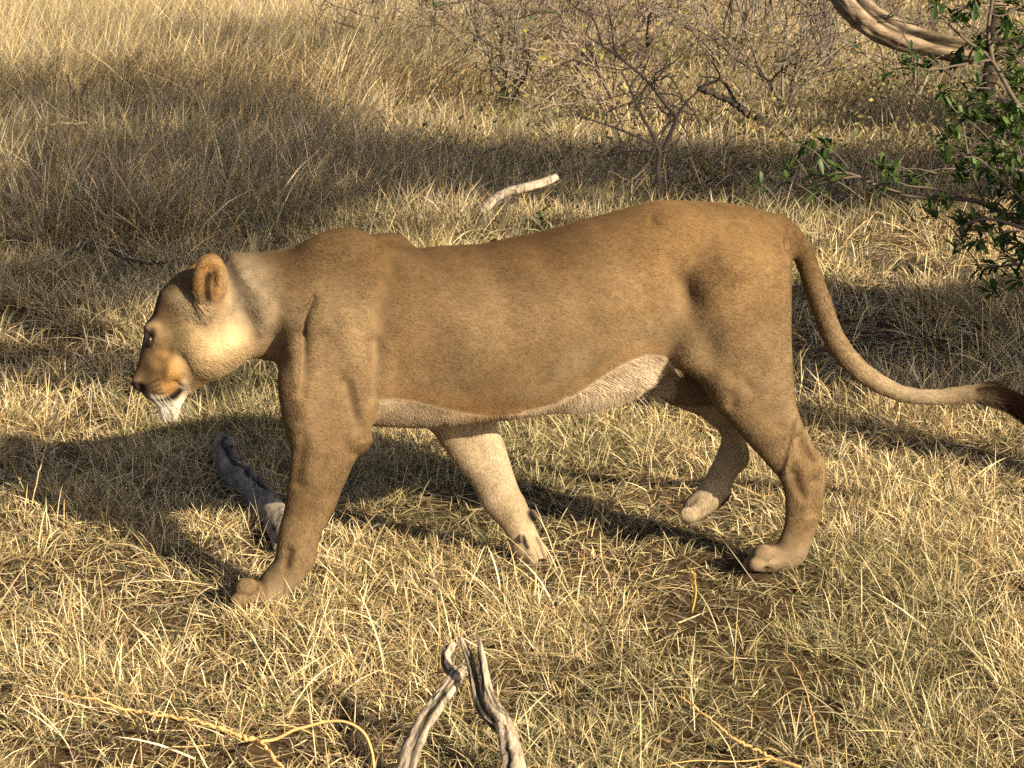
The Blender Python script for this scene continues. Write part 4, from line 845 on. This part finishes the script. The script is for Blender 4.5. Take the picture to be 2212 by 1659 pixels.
CL = [(290, 790, 9), (340, 730, 8), (440, 740, 10), (400, 870, 9), (400, 960, 7), (500, 850, 8), (250, 900, 4), (100, 910, 4), (720, 830, 10), (780, 860, 9), (880, 900, 7), (720, 960, 4), (860, 330, 13), (960, 330, 11), (870, 260, 6), (1100, 280, 9), (1050, 480, 9), (1070, 540, 9), (1150, 590, 9), (1050, 780, 11), (1170, 800, 9), (1130, 860, 9), (1200, 850, 8), (1330, 950, 7), (1290, 870, 7), (1400, 800, 8), (1420, 1000, 8), (970, 1060, 9), (1000, 1010, 6), (1130, 1080, 9), (1150, 1180, 9), (1110, 1230, 6), (1240, 1340, 10), (1270, 1460, 9), (1380, 1300, 12), (1400, 1380, 11), (1430, 1240, 10), (1330, 60, 10), (1380, 130, 8), (1130, 100, 9), (1080, 60, 8), (1000, 20, 8), (740, 370, 6), (760, 95, 5), (1260, 500, 9), (1400, 560, 9), (1340, 640, 9), (1420, 700, 9), (1240, 720, 8), (1390, 420, 9), (1420, 250, 8), (1300, 260, 6), (1200, 440, 8), (1440, 1090, 9), (1350, 1060, 7), (1420, 900, 8), (1200, 20, 8), (1440, 30, 9), (1060, 1000, 6), (930, 870, 5), (1380, 1200, 8), (1100, 680, 7), (1340, 780, 7)]
def ydep(cx, cy):
    return 8.75 - .28 * max(0, cy - 300) / 450 - (.0) if cy < 1200 else 7.95
q = 0; leaves_extra = []
for _ in range(60): CL.append((1445 - abs(random.gauss(0, 190)), random.choice((random.uniform(-40, 640), random.uniform(500, 1250))), random.randint(5, 9)))
CLS = sorted(CL, key=lambda c: -c[1])
nl = 0
for (cx, cyy, m_) in CLS:
    u, v = cs6([(cx, cyy)])[0]; c = AT(u, v, ydep(cx, cyy) + random.uniform(-.12, .12)) - np.array(shrub.location)
    ax = Vector((random.gauss(-.5, .5), random.gauss(-.25, .5), random.gauss(.35, .45))).normalized()
    tw = Vector(c) - ax * .10
    for i in range(int(m_ * 1.5)):
        a = 2.4 * i + random.uniform(-.4, .4); el = random.uniform(.15, 1.15)
        sdir = ax.orthogonal().normalized(); sdir.rotate(__import__('mathutils').Quaternion(ax, a)); dr = (ax * math.cos(el) + sdir * math.sin(el)).normalized()
        pos = Vector(c) - ax * random.uniform(0, .06)
        if nl < 300:
            o = bpy.data.objects.new('leaf', LEAFM[random.randrange(10)]); COL.objects.link(o); o.parent = shrub
            qn = dr.to_track_quat('X', 'Z'); o.rotation_mode = 'QUATERNION'; o.rotation_quaternion = qn; o.location = pos; s = random.uniform(.75, 1.25); o.scale = (s, s, s)
        else: leaves_extra.append((pos, dr, random.uniform(.75, 1.25), random.randrange(10)))
        nl += 1
EV, EF, EC, en = [], [], [], 0
for pos, dr, s, k in leaves_extra:
    me = LEAFM[k]; Mx = dr.to_track_quat('X', 'Z').to_matrix(); vv = np.array([tuple(Mx @ (vtx.co * s) + pos) for vtx in me.vertices]); EV.append(vv); EF.append(np.array([tuple(p.vertices) for p in me.polygons]) + en); en += len(vv)
    EC.append(np.repeat(np.array(me.color_attributes['Col'].data[0].color[:3])[None], len(vv), 0))
if EV: tag(mesh_np('foliage', np.concatenate(EV), np.concatenate(EF), M_LEAF, shrub, np.concatenate(EC)), kind='stuff')
for (cx, cyy, m_) in CLS:                 # twiglets that carry the rosettes
    u, v = cs6([(cx, cyy)])[0]; c = AT(u, v, ydep(cx, cyy)) - np.array(shrub.location)
    e = c + np.array([random.uniform(.06, .22), random.uniform(-.05, .1), random.uniform(-.14, .04)]); SB.tube(spline([e, (c + e) / 2 + [0, 0, .015], c], 6), np.linspace(.0035, .0015, 6), 4, C=BR)
SB.build('branch', M_TWIG, shrub)
bough = wood('tree_bough', M_BARK, None, along([(1700, -160), (1790, -60), (1835, 0), (1880, 45), (1945, 78), (2020, 98), (2090, 110), (2160, 106), (2240, 92), (2400, 70), (2700, 60)], [12.6] * 11), np.array([34, 33, 33, 34, 32, 29, 26, 25, 27, 33, 40]) / F * 12.8, 90, 20, .20, 41, cracks=14, drift=.12); tag(bough, 'thick pale tree bough sweeping across the upper right corner', 'branch')
tk = empty('grey_trunk', G(2150, 292)); tag(tk, 'slim pale grey trunk standing behind the leafy shrub', 'tree trunk')
wood('trunk', M_BARK, tk, [G(2150, 300)] + along([(2146, 260), (2138, 210), (2136, 170), (2143, 125), (2150, 60), (2160, -60)], [13.6] * 6), np.array([20, 17, 15, 14, 15, 14, 13]) / F * 13.8, 26, 12, .06, 44, tk.location)
wood('root_flare', M_DARKLOG, tk, [G(2100, 292) + [0, 0, .02], G(2150, 288) + [0, 0, .12], G(2225, 285) + [0, 0, .03]], [.05, .12, .06], 12, 10, .15, 47, tk.location)

# ------------------------------------------------------------------ bare bushes
cm = lambda P: [(1152 + .2977 * a, .2977 * b) for a, b in P]
def bush_path(mb, pts, y, r, C, twigs=0, tw=.25):
    n = 7 * len(pts); P = spline(along(cm(pts), np.broadcast_to(y, (len(pts),))), n); mb.tube(P, np.linspace(r[0], r[1], n), 5, .05, C=C, seed=int(pts[0][0]))
    for _ in range(twigs):
        i = random.randrange(n // 4, n); d = np.array([random.gauss(0, .8), random.gauss(0, .6), random.gauss(.35, .6)])
        grow(mb, P[i], d, max(.0022, np.interp(i / n, [0, 1], r) * .55), tw * random.uniform(.5, 1.3), 1, C, None, .3, (2, 3), 0, .0012, 4)
mb = MB(); C1_ = (.20, .155, .125); yb = G(1435, 428)[1]
bush_path(mb, [(935, 1460), (905, 1250), (915, 1110), (890, 1050), (870, 980), (810, 880), (740, 740), (690, 620), (640, 520)], yb, (.017, .004), C1_, 9)
bush_path(mb, [(915, 1110), (945, 1085), (1000, 960), (1040, 850), (1010, 820), (960, 760), (900, 680), (800, 560), (640, 430), (500, 330), (390, 260)], yb + .1, (.015, .005), C1_, 14)
bush_path(mb, [(1040, 850), (1100, 750), (1200, 660), (1330, 560)], yb + .1, (.009, .003), C1_, 6)
bush_path(mb, [(900, 1060), (700, 970), (480, 890), (330, 840), (180, 720)], yb - .1, (.008, .002), C1_, 8)
bush_path(mb, [(850, 1100), (740, 1095), (600, 1120), (420, 1150)], yb - .1, (.007, .002), (.09, .075, .065), 5)
bush_path(mb, [(640, 430), (590, 360), (570, 200), (540, 50), (500, -60)], yb + .1, (.007, .004), (.11, .09, .075), 6)
bush_path(mb, [(500, 330), (430, 130), (300, 50), (200, -60)], yb + .1, (.006, .003), (.11, .09, .075), 6)
bush_path(mb, [(1020, 1440), (980, 1250), (975, 1100)], yb, (.006, .003), (.14, .11, .09), 4); bush_path(mb, [(1260, 1450), (1180, 1250), (1140, 1140)], yb, (.005, .003), (.42, .34, .24), 1)
o = mb.build('bare_bush', M_TWIG); tag(o, 'bare grey branching bush standing behind the rump', 'bush')
def bush(u, v, h, ns, col, label, tw=4, leaf=None):
    b = G(u, v); r = empty('bare_bush', (b[0], b[1], float(gz(b[0], b[1])) - .02)); tag(r, label, 'bush', 'bare bushes in the background'); mb = MB(); tips = []
    for i in range(ns):
        a = random.uniform(0, 6.28); d = (math.cos(a) * random.uniform(.2, .9), math.sin(a) * random.uniform(.2, .9), 1.0)
        grow(mb, (random.gauss(0, .05), random.gauss(0, .05), 0), d, random.uniform(.009, .014), h * random.uniform(.32, .5), tw, np.array(col) * random.choice((.6, .85, 1.0, 1.15)), tips, .17, (2, 3), .03, .0034, 5, .74, .5)
    mb.build('stem', M_TWIG, r)
    if leaf:
        cs = [(p[0], p[1], p[2], .05) for p, d in random.sample(tips, min(len(tips), leaf[0]))]; V = []; Fq = []
        n = 0
        for (x, y, z, rr) in cs:
            for _ in range(3):
                c = np.array([x, y, z]) + rng.normal(0, .03, 3); a = rng.normal(0, 1, 3); a /= np.linalg.norm(a); b_ = np.cross(a, rng.normal(0, 1, 3)); b_ /= np.linalg.norm(b_)
                V += [c - a * .022, c + b_ * .012, c + a * .022, c - b_ * .012]; Fq.append((n, n + 1, n + 2, n + 3)); n += 4
        tag(mesh_np('foliage', V, Fq, M_LEAF, r, np.repeat(np.array(leaf[1])[None], n, 0), False), kind='stuff')
GB = (.19, .16, .12)
YL = (.38, .36, .07); DG = (.06, .10, .03)
for u, v, h, ns, col, lab, leaf in (
    (950, 235, 1.1, 6, GB, 'bare grey bush left of the tangle above the shoulder', None), (1080, 265, 1.2, 7, GB, 'bare grey bush above the bent pale branch', (14, DG)), (1215, 215, 1.2, 6, (.17, .13, .11), 'tangled brown bush above the middle of the back', (26, YL)),
    (1330, 290, .9, 5, (.26, .2, .15), 'low pale twiggy bush left of the branching bush', (22, YL)), (1570, 180, 1.3, 7, GB, 'tall grey bush above the charred branch', (14, YL)), (1690, 260, 1.0, 6, (.16, .13, .11), 'brown twiggy bush under the sweeping bough', (16, DG)),
    (1790, 175, 1.2, 7, GB, 'grey bush just under the start of the bough', (18, YL)), (1000, 130, 1.3, 7, GB, 'bare bush at the top edge beside the golden grass', None), (1190, 100, 1.4, 7, (.18, .15, .125), 'dense bare bush at the middle of the top edge', (16, DG)),
    (1420, 105, 1.4, 7, GB, 'bare bush at the top edge right of the middle', (10, YL)), (1640, 80, 1.4, 7, (.2, .16, .13), 'bare bush at the top edge left of the bough', None), (1960, 215, 1.0, 6, (.15, .12, .1), 'dark twiggy bush behind the leafy shrub', (14, DG)),
    (860, 160, .8, 4, GB, 'small bare bush at the edge of the golden grass', None), (760, 190, .6, 3, (.09, .075, .065), 'small dark twiggy bush in the tall grass', None)):
    bush(u, v, h, ns + 2, col, lab, 4, leaf)
post = wood('wood_post', M_BARK, None, [G(1405, 120)] + along([(1402, 80), (1406, 45), (1408, 18)], [16.6] * 3), np.array([9, 8, 8, 7]) / F * 16.8, 12, 9, .08, 51); tag(post, 'broken wooden stub standing among the bushes at the top', 'stump')

# ------------------------------------------------------------------ small green plants
def sprig(u, v, y, h, nleaf, size, col, label, name='green_plant', lean=0.0, up=0.0):
    b = AT(u, v, y); r = empty(name, tuple(b)); tag(r, label, 'plant'); mb = MB(); top = np.array([lean, 0, h]); mb.tube(spline([(0, 0, 0), top * .5 + [.008, 0, 0], top], 8), np.linspace(.004, .002, 8), 5, C=np.array(col) * .8); mb.build('stem', M_TWIG, r)
    for i in range(nleaf):
        p = top * random.uniform(.35, 1.0); a = 2.4 * i; d = Vector((math.cos(a), math.sin(a) * .7, random.uniform(.1, 1.1) + up)).normalized()
        o = bpy.data.objects.new('leaf', LEAFM[i % 10].copy()); COL.objects.link(o); o.parent = r; o.location = p; o.rotation_mode = 'QUATERNION'; o.rotation_quaternion = d.to_track_quat('X', 'Z'); s = size * random.uniform(.8, 1.2); o.scale = (s, s * 1.5, s)
        o.data.color_attributes['Col'].data.foreach_set('color', np.tile([*(np.array(col) * random.uniform(.85, 1.15)), 1], len(o.data.vertices)).astype(np.float32))
sprig(600, 408, G(600, 408)[1], .13, 6, 1.3, (.20, .26, .07), 'small pale green plant in the shaded grass behind the neck')
sprig(1168, 500, G(1168, 500)[1], .10, 9, .9, (.04, .09, .025), 'small dark green plant beside the bent pale branch')
sprig(722, 490, G(722, 492)[1], .03, 4, 1.0, (.10, .16, .05), 'tiny green plant just above the shoulder')
sprig(1494, 1325, G(1494, 1325)[1], .115, 16, .30, (.50, .34, .10), 'upright withered yellow plant in front of the hind paw', 'dry_plant', .004, 2.2)
